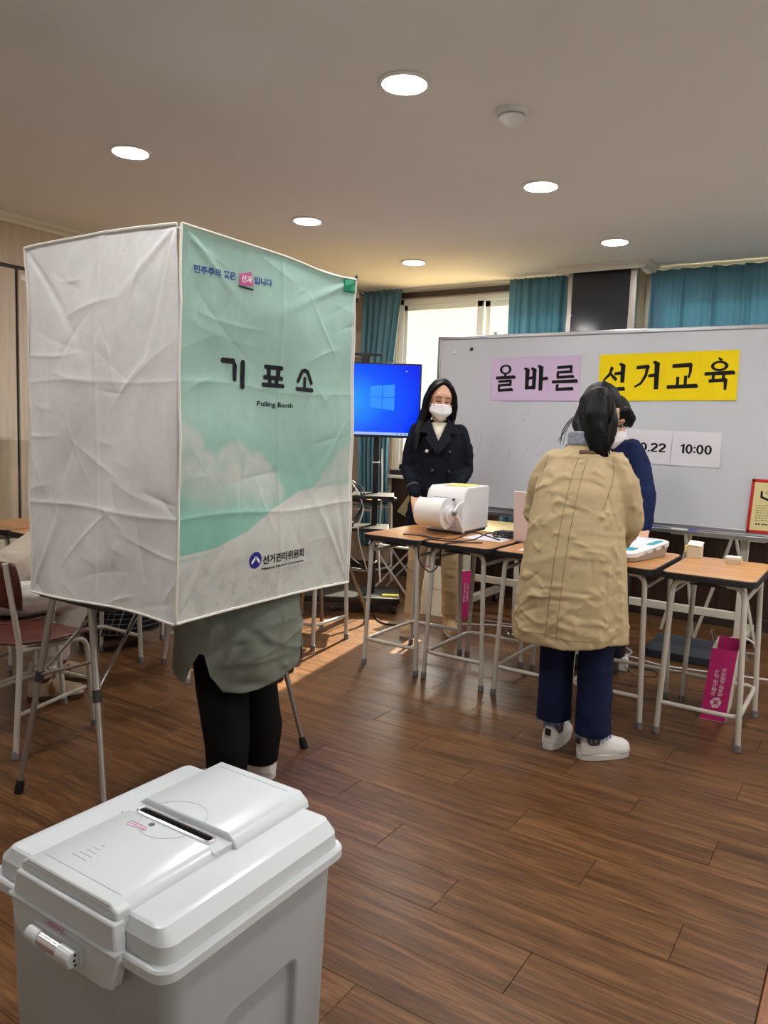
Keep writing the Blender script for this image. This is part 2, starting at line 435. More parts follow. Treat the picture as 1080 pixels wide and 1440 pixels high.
# --- pillar with dark panel and steel corner strips
PX0, PX1, PY = -2.12, -1.60, 5.735
M_panel = mat('dark_glossy_panel', (34, 36, 42), .12, spec=.6)
M_pside = wood_mat('grey_wood_side', (120, 112, 100), (136, 128, 115), (150, 142, 128), 'Z', .5, 14)
pil = tag(bpy.data.objects.new('pillar', None), 'square pillar with glossy black panel and steel corner strips between the windows', None, kind='structure'); COL.objects.link(pil); pil.location = ((PX0+PX1)/2, BY-.13, 0); WORLD_OFF['pillar'] = Vector(pil.location)
part('core', M_pside, pil, (PX0+.01, PX1-.01, PY+.012, BY-.016, 0, CZ-.03))
part('front_panel', M_panel, pil, (PX0+.03, PX1-.05, PY+.001, PY+.012, 0, CZ-.035), bevel=.001)
part('corner_strip', M_steel, pil, (PX0, PX0+.034, PY-.006, PY+.02, 0, CZ-.03), bevel=.003)
part('corner_strip', M_steel, pil, (PX1-.055, PX1-.006, PY-.006, PY+.02, 0, CZ-.03), bevel=.003)
for zz in (1.75, 2.0, 2.25): MB().cyl((PX0+.036, PY-.004, zz), (PX0+.036, PY+.004, zz), .006, n=10).build('screw', M_steel, pil)
# --- crown moulding, stepping round the pillar
def mould(name, pts, side, lab=None):
    """pts: wall line corners; profile projects towards the room"""
    mb = MB()
    for (a, b, nrm) in pts:
        a, b = Vector(a), Vector(b); n = Vector(nrm); prof = [(0, CZ-.05), (.012, CZ-.05), (.02, CZ-.03), (.045, CZ-.018), (.05, CZ), (0, CZ)]
        mb.loft([[a+n*d+Vector((0, 0, z)) for d, z in prof], [b+n*d+Vector((0, 0, z)) for d, z in prof]])
    return struct(mb, name, M_mould, label=lab)
mould('trim_2', [((LX, BY, 0), (PX0-.06, BY, 0), (0, -1, 0)), ((PX0-.06, PY-.06, 0), (PX1+.06, PY-.06, 0), (0, -1, 0)), ((PX1+.06, PY-.1, 0), (PX1+.06, BY, 0), (1, 0, 0)), ((PX1+.06, BY, 0), (RX, BY, 0), (0, -1, 0))], 'b', 'pale crown moulding along the window wall and round the pillar')
struct(MB().box(PX0-.06, PX1+.06, PY-.06, BY, CZ-.03, CZ), 'trim_4', M_ceil)
mould('trim_3', [((LX+.02, FY, 0), (LX+.02, BY, 0), (1, 0, 0))], 'l', 'pale crown moulding along the wardrobe wall')
# --- curtain box / rail above window
part_ = struct(MB().box(W1[0], W1[1], BY-.03, BY, 2.515, 2.56), 'trim_5', M_dark_frame, .003, 'dark brown curtain rail board above the window')
# --- windows
def window(name, x0, x1, cols, label):
    w = bpy.data.objects.new(name, None); COL.objects.link(w); w.location = ((x0+x1)/2, BY+.06, WZ0); WORLD_OFF[w.name] = Vector(w.location)
    tag(w, label, kind='structure')
    y0, y1 = BY+.02, BY+.10; t = .05
    part('window_frame', M_white_frame, w, (x0, x0+t, y0, y1, WZ0, WZ1), (x1-t, x1, y0, y1, WZ0, WZ1), (x0, x1, y0, y1, WZ0, WZ0+t), (x0, x1, y0, y1, WZ1-t, WZ1), bevel=.004)
    n = len(cols)-1
    for i in range(n):
        a, b = cols[i], cols[i+1]; yy = BY+.03+(.035 if i % 2 else 0)
        sash = part('sash', M_white_frame, w, (a, a+.055, yy, yy+.03, WZ0+.04, WZ1-.04), (b-.055, b, yy, yy+.03, WZ0+.04, WZ1-.04), (a, b, yy, yy+.03, WZ0+.04, WZ0+.1), (a, b, yy, yy+.03, WZ1-.1, WZ1-.04), bevel=.004)
        part('pane', M_glass, sash, (a+.05, b-.05, yy+.012, yy+.016, WZ0+.09, WZ1-.09))
    part('window_sill', M_white_frame, w, (x0-.03, x1+.03, BY-.05, BY+.03, WZ0-.03, WZ0), bevel=.006)
    part('lower_rail', M_dark_frame, w, (x0-.02, x1+.02, BY-.02, BY+.02, WZ0, WZ0+.045), bevel=.004)
    return w
window('window_1', W1[0], W1[1], (-3.77, -2.97, -2.16), 'white-framed sliding window bright with daylight between the teal curtains')
window('window_2', W2[0], W2[1], (-1.52, -.62, .28, 1.17), 'white-framed sliding window behind the closed teal curtain')
# --- outside: pale yard and a cream building across it
struct(MB().box(-40, 40, BY+.3, 60, -.5, -.4), 'yard_ground', mat('yard_sand', (214, 186, 130), .95, var=(.6, .1)), label='pale sandy yard outside the window')
bl = thing('neighbour_building', 'cream building seen bright and blurred through the window glass', 'building', (-14, 24, -.4))
M_cream = mat('cream_render', (238, 228, 196), .9, var=(2, .04)); M_roofc = mat('pale_roof', (190, 180, 165), .8)
part('wall', M_cream, bl, (-26, -6, 22, 32, -.4, 6.5)); part('eave', M_roofc, bl, (-26.6, -5.4, 21.2, 32.5, 6.5, 6.9))
part('gutter', M_white_frame, bl, (-26.6, -5.4, 21.05, 21.2, 6.5, 6.75))

# --- built-in wardrobe along the left wall
M_door = wood_mat('wardrobe_door', (194, 178, 158), (198, 183, 163), (203, 188, 168), 'Z', .5, 6, grain2=.15)
wr = thing('built_in_wardrobe', 'beige built-in wardrobe doors with dark gaps along the left wall', 'wardrobe', (LX+.01, 3.2, 0))
part('backing', M_dark_frame, wr, (LX+.001, LX+.012, 1.2, 5.85, 0, 2.3))
part('filler_panel', M_door, wr, (LX+.001, LX+.016, 1.2, 5.85, 2.3, CZ-.05), bevel=.001)
yy = 1.2+.107
edges = [2.907-1.2, 2.907-.6, 2.907, 2.907+.6, 2.907+1.2, 2.907+1.8, 2.907+2.4, 2.907+2.93]
for i, (a, b) in enumerate(zip(edges, edges[1:])):
    g = .011 if i % 2 == 0 else .002
    d = part('door', M_door, wr, (LX+.012, LX+.03, a+(.011 if i % 2 == 0 else .002), b-(.002 if i % 2 == 0 else .011), .06, 2.272), bevel=.002)
    hy = b-.06 if i % 2 == 0 else a+.06
    part('handle', M_steel, d, (LX+.03, LX+.045, hy-.008, hy+.008, .95, 1.13), bevel=.004)
part('number_tag', M_white, wr, (LX+.03, LX+.031, 2.935, 2.985, 2.21, 2.245))
part('plinth', M_dark_frame, wr, (LX+.001, LX+.02, 1.2, 5.85, 0, .06))

# ================================================================== LAMPS
M_lamp = mat('lamp_diffuser', (255, 250, 240), .5, emit=((253, 250, 250), LAMP_STRENGTH))
M_lrim = mat('lamp_rim', (228, 224, 216), .3)
def downlight():
    t = thing('downlight', 'x', 'ceiling light', (0, 0, 0), 'recessed ceiling downlights', world=False)
    MB().lathe([(.098, 0), (.1, -.003), (.097, -.007), (.082, -.009), (.079, -.004), (.079, 0)], n=40).build('rim', M_lrim, t)
    MB().lathe([(.079, -.001), (.079, -.004), (.05, -.0046), (.001, -.005)], n=40).build('diffuser', M_lamp, t)
    return t
dl0 = downlight(); first = True
rows = [(5.07, 'farthest from the camera'), (3.80, 'in the middle row'), (2.48, 'in the nearest row'), (1.15, None), (-.2, None)]
cols = [(-3.09, 'left'), (-1.58, 'right'), (-.08, None), (1.42, None)]
LAB = {(5.07, -3.09): 'round lit downlight closest to the window curtain', (5.07, -1.58): 'round lit downlight just in front of the dark pillar',
       (3.80, -3.09): 'round lit downlight above the green booth curtain', (3.80, -1.58): 'round lit downlight halfway back above the whiteboard, beyond the smoke detector',
       (2.48, -3.09): 'round lit downlight above the white side of the booth', (2.48, -1.58): 'largest, nearest round lit downlight left of the smoke detector'}
for y, _ in rows:
    for x, _ in cols:
        if y < 0 and x > -2: continue  # leaves one unseen lamp in this row, added to brighten the booth's near cloth
        o = dl0 if first else copy_tree(dl0); first = False
        o.location = (x, y, CZ); o['label'] = LAB.get((y, x), 'round lit downlight outside the picture'); o['group'] = 'recessed ceiling downlights'
t = thing('smoke_detector', 'white round smoke detector on the ceiling between the downlights', 'smoke detector', (-1.336, 2.883, CZ))
c = (-1.336, 2.883, CZ)
MB().lathe([(.062, 0), (.062, -.012), (.055, -.018), (.05, -.02)], c, 32).build('base', M_white, t)
MB().lathe([(.05, -.02), (.052, -.03), (.048, -.036), (.03, -.05), (.022, -.056), (.001, -.057)], c, 32).build('dome', M_white, t)
MB().lathe([(.0525, -.0235), (.0525, -.0265), (.049, -.0265), (.049, -.0235)], c, 32).build('vent_slot', mat('grey_slot', (120, 120, 118), .6), t)
# CCTV dome camera on the ceiling near the curtain
c = Vector((-4.2, 5.85, 2.55))
t = thing('security_camera', 'small white security camera high in the corner by the curtain', 'camera', c)
MB().lathe([(.03, .05), (.05, .048), (.055, .02), (.06, -.01), (.055, -.025), (.045, -.03)], c, 24).build('housing', M_white, t)
MB().lathe([(.045, -.028), (.043, -.05), (.03, -.07), (.001, -.08)], c, 24).build('lens_dome', M_black, t)
MB().tube(spline([c+V(.03, .02, .03), c+V(.1, .06, -.01), c+V(.2, .1, -.02), c+V(.3, .12, .0)], 5), .005, 6).build('cable', M_black, t)
solo(MB().box(-4.30, -4.16, BY-.05, BY-.013, 2.0, 2.23), 'wall_box', mat('wall_box_grey', (196, 188, 176), .5), 'beige utility box on the wall beside the left curtain', 'utility box', bevel=.004)

# ================================================================== CURTAINS
M_curt = mat('teal_curtain', (104, 148, 165), .85, transl=.3, var=(120, .12), bump=(300, .05))
def curtain(name, x0, x1, z0, z1, y, n, amp, label, pinch=0, gather=None, seed=1, lower=None):
    rs = random.Random(seed); nu, nv = max(60, int((x1-x0)*160)), 40; P = []
    ph = [rs.uniform(0, 6.28) for _ in range(4)]
    for j in range(nv):
        z = z1+(z0-z1)*j/(nv-1); v = j/(nv-1)
        for i in range(nu):
            u = i/(nu-1); a = 2*math.pi*n*u
            prof = math.sin(a+ph[0]+.5*math.sin(3*v+ph[1]))+.35*math.sin(2.3*a+ph[2])
            if pinch:
                s = abs(((u*n+.5) % 1)-.5); prof = 1.6*math.exp(-(s/(.05+.09*v))**2)*1.2-.5+.15*math.sin(5*a)
            k = amp*(.45+.75*min(1, v*2.2))
            x = x0+(x1-x0)*u
            if gather:
                g = gather(v); xc = g[0]; x = xc+(x-(x0+x1)/2)*g[1]
            P.append((x, y-k*prof, z+.004*math.sin(a*2)))
    mb = MB().grid(P, nu, nv)
    P2 = [Vector(p)+Vector((0, .0025, 0)) for p in P]
    o = solo(mb, name, M_curt, label, 'curtain', 'teal window curtains', ang=180)
    s = o.modifiers.new('s', 'SOLIDIFY'); s.thickness = .002
    return o
curtain('curtain', -4.11, -3.70, .25, 2.58, BY-.10, 6, .028, 'narrow teal curtain hanging at the left edge of the window, behind the television', gather=lambda v: (-3.90-.05*math.sin(v*3.1), 1-.25*math.sin(min(1, v*1.2)*math.pi/2)), seed=3)
curtain('curtain', -2.68, -2.15, .45, 2.585, BY-.10, 6, .03, 'teal curtain gathered against the left side of the dark pillar', seed=5)
curtain('curtain', -1.545, 1.1, .74, 2.57, BY-.09, 12.6, .04, 'wide pinch-pleated teal curtain right of the dark pillar', pinch=1, seed=8)

# ================================================================== SCHOOL DESKS
M_desk = wood_mat('desk_laminate', (192, 134, 80), (206, 148, 92), (218, 164, 108), 'X', .26, 9, grain2=.2)
M_edge = mat('desk_edge_black', (24, 23, 24), .5)
M_tube = mat('ivory_tube_paint', (196, 190, 178), .35)
M_cap = mat('grey_foot_cap', (118, 118, 122), .6)
def make_desk():
    t = thing('school_desk', 'x', 'desk', (0, 0, 0), 'small school desks', world=False)
    MB().prism(rrect(-.197, .197, -.3, .3, .045), .729, .7585).build('edge_band', M_edge, t, .004)
    MB().prism(rrect(-.191, .191, -.294, .294, .04), .752, .76).build('desktop', M_desk, t, .001)
    for sx in (-1, 1):
        for sy in (-1, 1):
            lg = MB().tube(bend([(sx*.173, sy*.262, .012), (sx*.148, sy*.252, .722), (sx*.04, sy*.25, .724)], .06), .0125, 10).build('leg', M_tube, t)
            MB().tube([(sx*.174, sy*.2625, 0), (sx*.1725, sy*.262, .034)], .0155, 12).build('foot_cap', M_cap, lg, .003)
        MB().tube([(sx*.15, -.25, .665), (sx*.15, .25, .665)], .0095, 8).build('side_rail', M_tube, t)
    for sy in (-1, 1):
        part('top_bracket', M_edge, t, (-.075, .075, sy*.25-.012, sy*.25+.012, .71, .738))
    MB().tube(bend([(.167, -.26, .15), (-.166, -.26, .15), (-.166, .26, .15), (.167, .26, .15)], .05), .0105, 10).build('footrest_bar', M_tube, t)
    return t
desk0 = make_desk()
DX = [(-2.235, 0, 'leftmost desk of the front row, carrying the left half of the label printer'), (-1.838, 0, 'second desk from the left in the front row, with cables on its top'),
      (-1.42, 0, 'middle desk of the front row, mostly hidden by the khaki coat'), (-1.022, 0, 'desk of the front row that carries the white scanner'),
      (-.60, math.pi, 'rightmost desk of the front row, with two small boxes on top')]
for i, (x, rz, lab) in enumerate(DX):
    d = desk0 if i == 0 else copy_tree(desk0)
    d.location = (x, 3.83, 0); d.rotation_euler.z = rz; d['label'] = 'wood-topped '+lab
EX = [(-3.965, 2.53, 0, 'wood-topped school desk by the wardrobe, holding the clear acrylic screen'), (-3.565, 2.53, 0, 'wood-topped school desk left of the booth next to the acrylic-screen desk'),
      (-3.80, 5.45, math.pi/2, 'wood-topped school desk beneath the left curtain behind the television'),       ]
for x, y, rz, lab in EX:
    d = copy_tree(desk0); d.location = (x, y, 0); d.rotation_euler.z = rz; d['label'] = lab

# ================================================================== WHITEBOARD
BW = (-2.81, -.41, 5.0, .80, 2.03)
M_wb = mat('whiteboard_enamel', (207, 211, 217), .22, var=(3, .02), coat=.3)
M_ivory = mat('ivory_steel', (206, 200, 184), .4)
t = thing('whiteboard', 'large white marker board on a wheeled stand with taped letter sheets', 'whiteboard', (-1.61, 5.05, 0))
x0, x1, y, z0, z1 = BW
part('panel', M_wb, t, (x0+.02, x1-.02, y+.004, y+.022, z0+.02, z1-.02))
part('frame', M_alu, t, (x0, x1, y-.006, y+.03, z1-.025, z1), (x0, x1, y-.006, y+.03, z0, z0+.025), (x0, x0+.024, y-.006, y+.03, z0, z1), (x1-.024, x1, y-.006, y+.03, z0, z1), bevel=.004)
part('pen_tray', M_alu, t, (x0+.05, x1-.05, y-.07, y+.0, z0-.028, z0-.018), (x0+.05, x1-.05, y-.075, y-.068, z0-.028, z0-.004), (x0+.05, x1-.05, y-.006, y+.01, z0-.028, z0), bevel=.002)
for sx in (-2.52, -.66):
    st = part('post', M_ivory, t, (sx-.022, sx+.022, y+.032, y+.072, .07, 1.9), bevel=.004)
    part('foot_bar', M_ivory, t, (sx-.025, sx+.025, y-.01, y+.62, .075, .125), bevel=.005)
    for yy in (y+.03, y+.58):
        cs = MB().tube([(sx-.012, yy, .028), (sx+.012, yy, .028)], .028, 20).build('caster', M_blackrub, t)
        part('fork', M_alu, cs, (sx-.018, sx-.014, yy-.02, yy+.02, .025, .08), (sx+.014, sx+.018, yy-.02, yy+.02, .025, .08), (sx-.018, sx+.018, yy-.02, yy+.02, .072, .08))
part('cross_bar', M_ivory, t, (-2.52, -.66, y+.035, y+.065, .26, .31), bevel=.004)
part('clamp', M_alu, t, (-2.37, -2.355, y-.004, y+.02, z1-.005, z1+.02), bevel=.002)
rs = random.Random(4)
mk = MB()
for k in range(26):
    cx, cz = rs.uniform(-2.5, -1.5), rs.uniform(1.15, 1.5); a = rs.uniform(.6, 1.5); L = rs.uniform(.02, .07)
    mk.obox((cx, y+.0035, cz), (math.cos(a), 0, math.sin(a)), (0, 1, 0), (-math.sin(a), 0, math.cos(a)), L, .0004, .0008)
o = mk.build('marker_smear', mat('smear_grey', (165, 166, 172), .6), t); o['kind'] = 'stuff'; o['label'] = 'faint grey marker smears'

# --- paper sheets with letters (each its own sheet)
M_lav = mat('lavender_paper', (214, 192, 222), .8); M_yel = mat('yellow_paper', (250, 222, 24), .8); M_pap = mat('white_paper', (226, 224, 230), .8)
M_ink = mat('black_ink', (30, 28, 32), .8)
PY_ = 5.0
def sheet(x, z, w, h, m, lab, grp, glyph=None, tilt=0, curl=.003, seed=0):
    rs = random.Random(seed); ph = rs.uniform(0, 6)
    ca, sa = math.cos(tilt), math.sin(tilt)
    def fn(u, v, lift=0):
        k = u-.5; a = curl*(abs(k)*2)**3*.5+.0018*(1+math.sin(v*5+ph+u*3))+curl*.6*max(0, .25-v)
        X, Zv = u*w, v*h
        return Vector((x+X*ca-Zv*sa, PY_+.0025-a-lift-.0006*(seed % 5), z+X*sa+Zv*ca))
    n = 9; P = [fn(i/(n-1), j/(n-1)) for j in range(n) for i in range(n)]
    t = thing('paper_sheet', lab, 'paper sheet', (x+w/2, PY_, z), grp)
    o = MB().grid(P, n, n).build('paper', m, t, smooth=False); s = o.modifiers.new('s', 'SOLIDIFY'); s.thickness = .0007; s.offset = 0
    if glyph:
        S = Strokes(); glyph(S); S.build(M_ink, t, lambda u, v: fn(.5+(u-.5)*1.02, .5+(v-.51)*1.0, .0012))
    return t, fn
def H(S, x0, x1, y, w=.055, slope=.02):
    w *= 1.3; S.line([(x0, y), (x1, y+slope)], w, w*1.15, n=5); S.poly([(x1-.02, y+slope+w*.5), (x1+.03, y+slope+w*.2), (x1+.03, y+slope-w*.6), (x1-.03, y+slope-w*.55)])
def Vt(S, x, y0, y1, w=.095):
    w *= 1.42; S.line([(x, y1), (x, y0)], w, w*.85, n=5); S.poly([(x-w*.95, y1+.02), (x-w*.4, y1+.045), (x+w*.5, y1), (x+w*.5, y1-.05), (x-w*.5, y1-.03)])
def g_ol(S):
    S.ring(.5, .735, .2, .115, .085, .045); S.line([(.5, .64), (.5, .56)], .085); H(S, .18, .82, .54)
    H(S, .27, .7, .455, .045); S.line([(.69, .47), (.69, .38)], .08); H(S, .27, .7, .365, .045); S.line([(.3, .36), (.3, .26)], .085); H(S, .27, .76, .25, .05)
def g_ba(S):
    Vt(S, .27, .27, .73, .1); Vt(S, .5, .27, .73, .1); H(S, .27, .5, .52, .05); H(S, .25, .5, .30, .055); Vt(S, .72, .24, .78, .105); H(S, .72, .93, .5, .055)
def g_reun(S):
    H(S, .26, .72, .75, .05); S.line([(.7, .76), (.7, .65)], .08); H(S, .26, .72, .64, .045); S.line([(.29, .64), (.29, .54)], .085); H(S, .26, .78, .53, .05)
    H(S, .12, .9, .43, .055); S.line([(.3, .38), (.29, .27)], .09); H(S, .25, .78, .26, .055)
def g_seon(S):
    S.line([(.40, .74), (.33, .58), (.14, .44)], .1, .04); S.line([(.35, .6), (.45, .52), (.55, .46)], .06, .085); H(S, .47, .7, .59, .05); Vt(S, .72, .40, .78, .1)
    S.line([(.3, .4), (.28, .27)], .09); H(S, .25, .78, .25, .06)
def g_geo(S):
    H(S, .15, .5, .71, .055); S.line([(.47, .72), (.43, .55), (.3, .38), (.12, .3)], .1, .04); H(S, .5, .72, .53, .05); Vt(S, .74, .25, .8, .105)
def g_gyo(S):
    H(S, .2, .72, .72, .06); S.line([(.7, .73), (.7, .6), (.66, .47)], .1, .05); S.line([(.37, .5), (.37, .32)], .085); S.line([(.58, .52), (.58, .32)], .085); H(S, .08, .9, .29, .06)
def g_yuk(S):
    S.line([(.46, .86), (.56, .81)], .05); S.ring(.5, .70, .23, .105, .09, .045); H(S, .12, .88, .545, .055); S.line([(.36, .53), (.35, .43)], .08); S.line([(.62, .53), (.62, .43)], .08)
    H(S, .24, .7, .40, .05); S.line([(.68, .41), (.68, .22)], .1, .07)
SHW, SHH = .2155, .297
for i, (g, ch) in enumerate(((g_ol, 'first'), (g_ba, 'second'), (g_reun, 'third'))):
    sheet(-2.372+i*.2135, 1.572+i*.002, SHW, SHH, M_lav, 'lavender paper with a bold black letter, %s of three from the left' % ch, 'lavender letter sheets on the whiteboard', g, .006, .003, seed=i)
for i, (g, ch) in enumerate(((g_seon, 'first'), (g_geo, 'second'), (g_gyo, 'third'), (g_yuk, 'fourth'))):
    sheet(-1.602+i*.2075, 1.578+i*.003, .2105, .297, M_yel, 'yellow paper with a bold black letter, %s of four from the left' % ch, 'yellow letter sheets on the whiteboard', g, .012, .003, seed=20+i)
def digits(txt, parent, fn, u0, v0, W, Hh):
    wid = {':': .26, '.': .24, '1': .5}; tot = sum(wid.get(c, .72) for c in txt); x = 0; S = Strokes(); w = .2
    for c in txt:
        if c == '0': S.ring(x+.33, .5, .33, .51, w, .17, 28)
        elif c == '1': S.line([(x+.32, 0), (x+.32, 1)], w); S.line([(x+.36, .95), (x+.08, .78)], .13)
        elif c == '2':
            S.line([(x+.33+.235*math.cos(a), .69+.235*math.sin(a)) for a in [rad(q) for q in range(175, -41, -18)]]+[(x+.1, .1)], w, n=1); S.line([(x+.05, .075), (x+.63, .075)], .15)
        elif c == ':': S.disc(x+.11, .2, .1); S.disc(x+.11, .68, .1)
        elif c == '.': S.disc(x+.11, .09, .1)
        x += wid.get(c, .72)
    S.build(M_ink, parent, lambda u, v: fn(u0+u/tot*W, v0+v*Hh, .0012))
for x, txt, lab in ((-1.672, '10.22', 'white paper sheet on the whiteboard printed with the date, half hidden by heads'), (-1.118, '10:00', 'white paper sheet on the whiteboard printed with the time 10:00')):
    w = .287; z = 1.187 if txt == '10:00' else 1.192
    t, fn = sheet(x, z, w, .212, M_pap, lab, 'date and time sheets on the whiteboard', None, -.012, .005, seed=40)
    if txt == '10:00': digits('10:00', t, fn, .17, .36, .19/.287, .27)
t, fn = sheet(-1.405, 1.190, .285, .212, M_pap, 'white paper sheet on the whiteboard ending in 0.22, left of the time sheet', 'date and time sheets on the whiteboard', None, -.012, .005, seed=41)
digits('10.22', t, fn, .2, .36, .2/.285, .26)
# magnets, markers
for x, z, m, c in ((-2.669, 1.913, M_white, 'white'), (-2.538, 1.935, M_black, 'black')):
    solo(MB().lathe([(.0, .012), (.01, .011), (.012, .008), (.012, 0)][::-1], (x, 5.0035, z), 16, fn=lambda a, b, h: (a, -h, b)), 'magnet', m, 'small round %s magnet at the top left of the whiteboard' % c, 'magnet', 'whiteboard magnets')
M_blue = mat('marker_blue', (40, 50, 190), .4)
for xa, lab in ((-1.325, 'white marker with a blue cap on the tray, nearer the navy sweater'), (-1.075, 'white marker with a blue cap on the tray, farther right')):
    t = thing('board_marker', lab, 'marker', (xa+.07, 4.965, .79), 'markers on the whiteboard tray')
    MB().tube([(xa, 4.965, .791), (xa+.1, 4.965, .791)], .009, 12).build('barrel', M_white, t)
    MB().tube([(xa+.098, 4.965, .791), (xa+.15, 4.965, .791)], .0096, 12).build('cap', M_blue, t, .002)
# red framed poster
t = thing('framed_notice', 'small red-framed cream notice hanging low on the whiteboard', 'notice', (-.54, 4.99, .82))
M_red = mat('red_frame', (196, 38, 34), .45); M_crm = mat('cream_paper', (226, 216, 158), .8, var=(8, .05))
a, b, c_, d = -.655, -.41, .812, 1.128
sh = lambda u, v, l=0: V(a+u+(.012)*v/.316, 4.992-l, c_+v)
mbf = MB()
for u0, u1, v0, v1 in ((0, .245, 0, .018), (0, .245, .302, .32), (0, .017, 0, .32), (.228, .245, 0, .32)):
    mbf.loft([[sh(u0, v0), sh(u1, v0), sh(u1, v1), sh(u0, v1)], [sh(u0, v0, .006), sh(u1, v0, .006), sh(u1, v1, .006), sh(u0, v1, .006)]])
mbf.build('frame', M_red, t, .002)
MB().loft([[sh(.01, .01), sh(.24, .01), sh(.24, .31), sh(.01, .31)], [sh(.01, .01, .003), sh(.24, .01, .003), sh(.24, .31, .003), sh(.01, .31, .003)]]).build('paper', M_crm, t)
S = Strokes(); S.poly([(.075, .24), (.12, .285), (.17, .275), (.18, .225), (.13, .205)]); S.build(mat('tan_print', (206, 170, 120), .8), t, lambda u, v: sh(u, v, .0036), 'picture')
S = Strokes(); S.line([(.058, .25), (.06, .215), (.1, .2), (.15, .19)], .012, n=2); S.build(M_ink, t, lambda u, v: sh(u, v, .0038), 'picture_outline')
S = Strokes()
for k in range(7):
    uu = .04
    while uu < .04+(.17 if k % 3 else .13): w = rs.uniform(.006, .016); S.line([(uu, .165-k*.0145), (uu+w, .165-k*.0145)], .004, n=1); uu += w+.005
for uu in (.045, .06, .08, .095, .11): S.line([(uu, .055), (uu+.011, .055)], .009, n=1)
o = S.build(mat('brown_ink', (96, 84, 60), .8), t, lambda u, v: sh(u, v, .0038), 'text_lines')

# easel-like folded rack behind the board
t = thing('folded_rack', 'pale folding rack of thin crossed bars standing behind the whiteboard', 'rack', (-.9, 5.5, 0))
for a, b in (((-.787, 5.45, .735), (-.98, 5.45, .01)), ((-.775, 5.45, .735), (-.60, 5.45, .01)), ((-1.10, 5.5, .74), (-1.0, 5.5, .01)), ((-1.06, 5.55, .74), (-1.22, 5.55, .01)), ((-.74, 5.5, .72), (-.70, 5.5, .3))):
    MB().tube([a, b], .011, 8).build('bar', M_ivory, t)
for z in (.70, .44): MB().tube([(-1.2, 5.53, z), (-.6, 5.53, z)], .006, 8).build('rod', M_ivory, t)

# ================================================================== TELEVISION ON A CART
M_tvb = mat('tv_bezel', (16, 16, 18), .35)
tr_ = Vector((.839, .543, 0)).normalized(); tf = Vector((.543, -.839, 0)); up = Vector((0, 0, 1))
TR = Vector((-2.845, 4.84, 0)); TWd, TH = .94, .535; TZ = 1.285; TC = TR-tr_*TWd/2
t = thing('television', 'flat television showing a blue computer desktop on a wheeled cart', 'television', TC+up*TZ)
P = lambda u, v, d=0: TC+tr_*u+up*(TZ+v)+tf*d
MB().obox(P(0, TH/2, -.02), tr_, tf, up, TWd/2, .02, TH/2).build('body', M_tvb, t, .006)
MB().obox(P(0, TH/2, -.055), tr_, tf, up, TWd*.36, .025, TH*.34).build('back_cover', M_tvb, t, .012)
# screen: blue desktop with a soft glow round the window emblem
def screen_mat():
    m = bpy.data.materials.new('tv_screen'); m.use_nodes = True; N = m.node_tree.nodes; L = m.node_tree.links; b = N['Principled BSDF']
    b.inputs['Base Color'].default_value = (0, 0, 0, 1); b.inputs['Roughness'].default_value = .15
    tc = N.new('ShaderNodeTexCoord'); mp = N.new('ShaderNodeMapping'); mp.inputs['Location'].default_value = (-.60, -.55, 0); mp.inputs['Scale'].default_value = (1.5, 1.2, 1)
    g = N.new('ShaderNodeTexGradient'); g.gradient_type = 'SPHERICAL'; cr = N.new('ShaderNodeValToRGB'); e = cr.color_ramp.elements
    mp.vector_type = 'POINT'
    L.new(tc.outputs['UV'], mp.inputs[0]); L.new(mp.outputs[0], g.inputs[0]); L.new(g.outputs[0], cr.inputs[0])
    e[0].position = 0; e[0].color = lin((0, 40, 232)); e[1].position = .9; e[1].color = lin((24, 146, 255)); k = e.new(.45); k.color = lin((0, 84, 250))
    L.new(cr.outputs[0], b.inputs['Emission Color']); b.inputs['Emission Strength'].default_value = 1.1
    return m
sm = screen_mat(); bz = .012
mb = MB().add([P(-TWd/2+bz, bz*1.4, .0006), P(TWd/2-bz, bz*1.4, .0006), P(TWd/2-bz, TH-bz, .0006), P(-TWd/2+bz, TH-bz, .0006)], [(0, 1, 2, 3)])
o = mb.build('screen', sm, t, smooth=False); uv = o.data.uv_layers.new(name='uv')
for i, c in enumerate(((0, 0), (1, 0), (1, 1), (0, 1))): uv.data[i].uv = c
def emis(name, c, s=1.0): return mat(name, (0, 0, 0), .3, emit=(c, s))
S = Strokes(); S.poly([(-TWd/2+bz, .018), (TWd/2-bz, .018), (TWd/2-bz, .037), (-TWd/2+bz, .037)]); S.build(emis('taskbar_light', (168, 196, 240)), t, lambda u, v: P(u, v, .0012), 'taskbar')
S = Strokes(); cx, cy = .19, .29
for sx, sy, wl, wr in ((-1, 1, 0, 1), (1, 1, 0, 1), (-1, -1, 0, 1), (1, -1, 0, 1)):
    k = lambda u: 1+.12*u
    a0, a1 = (.003, .088)
    q = [(sx*a0, sy*a0), (sx*a1, sy*a0), (sx*a1, sy*.086*(1.1 if sx > 0 else .86)), (sx*a0, sy*.086*.98)]
    S.poly([(cx+p[0], cy+p[1]) for p in q])
S.build(emis('emblem_blue', (40, 140, 255), 1.05), t, lambda u, v: P(u, v, .0014), 'window_emblem')
S = Strokes(); S.poly([(.355, .475), (.363, .475), (.363, .483), (.355, .483)]); S.build(emis('icon_white', (200, 220, 255)), t, lambda u, v: P(u, v, .0014), 'desktop_icon')
S = Strokes()
for k in range(5): S.poly([(.30+k*.03, .023), (.312+k*.03, .023), (.312+k*.03, .031), (.30+k*.03, .031)])
S.build(emis('icon_dark', (70, 90, 140)), t, lambda u, v: P(u, v, .0014), 'tray_icons')

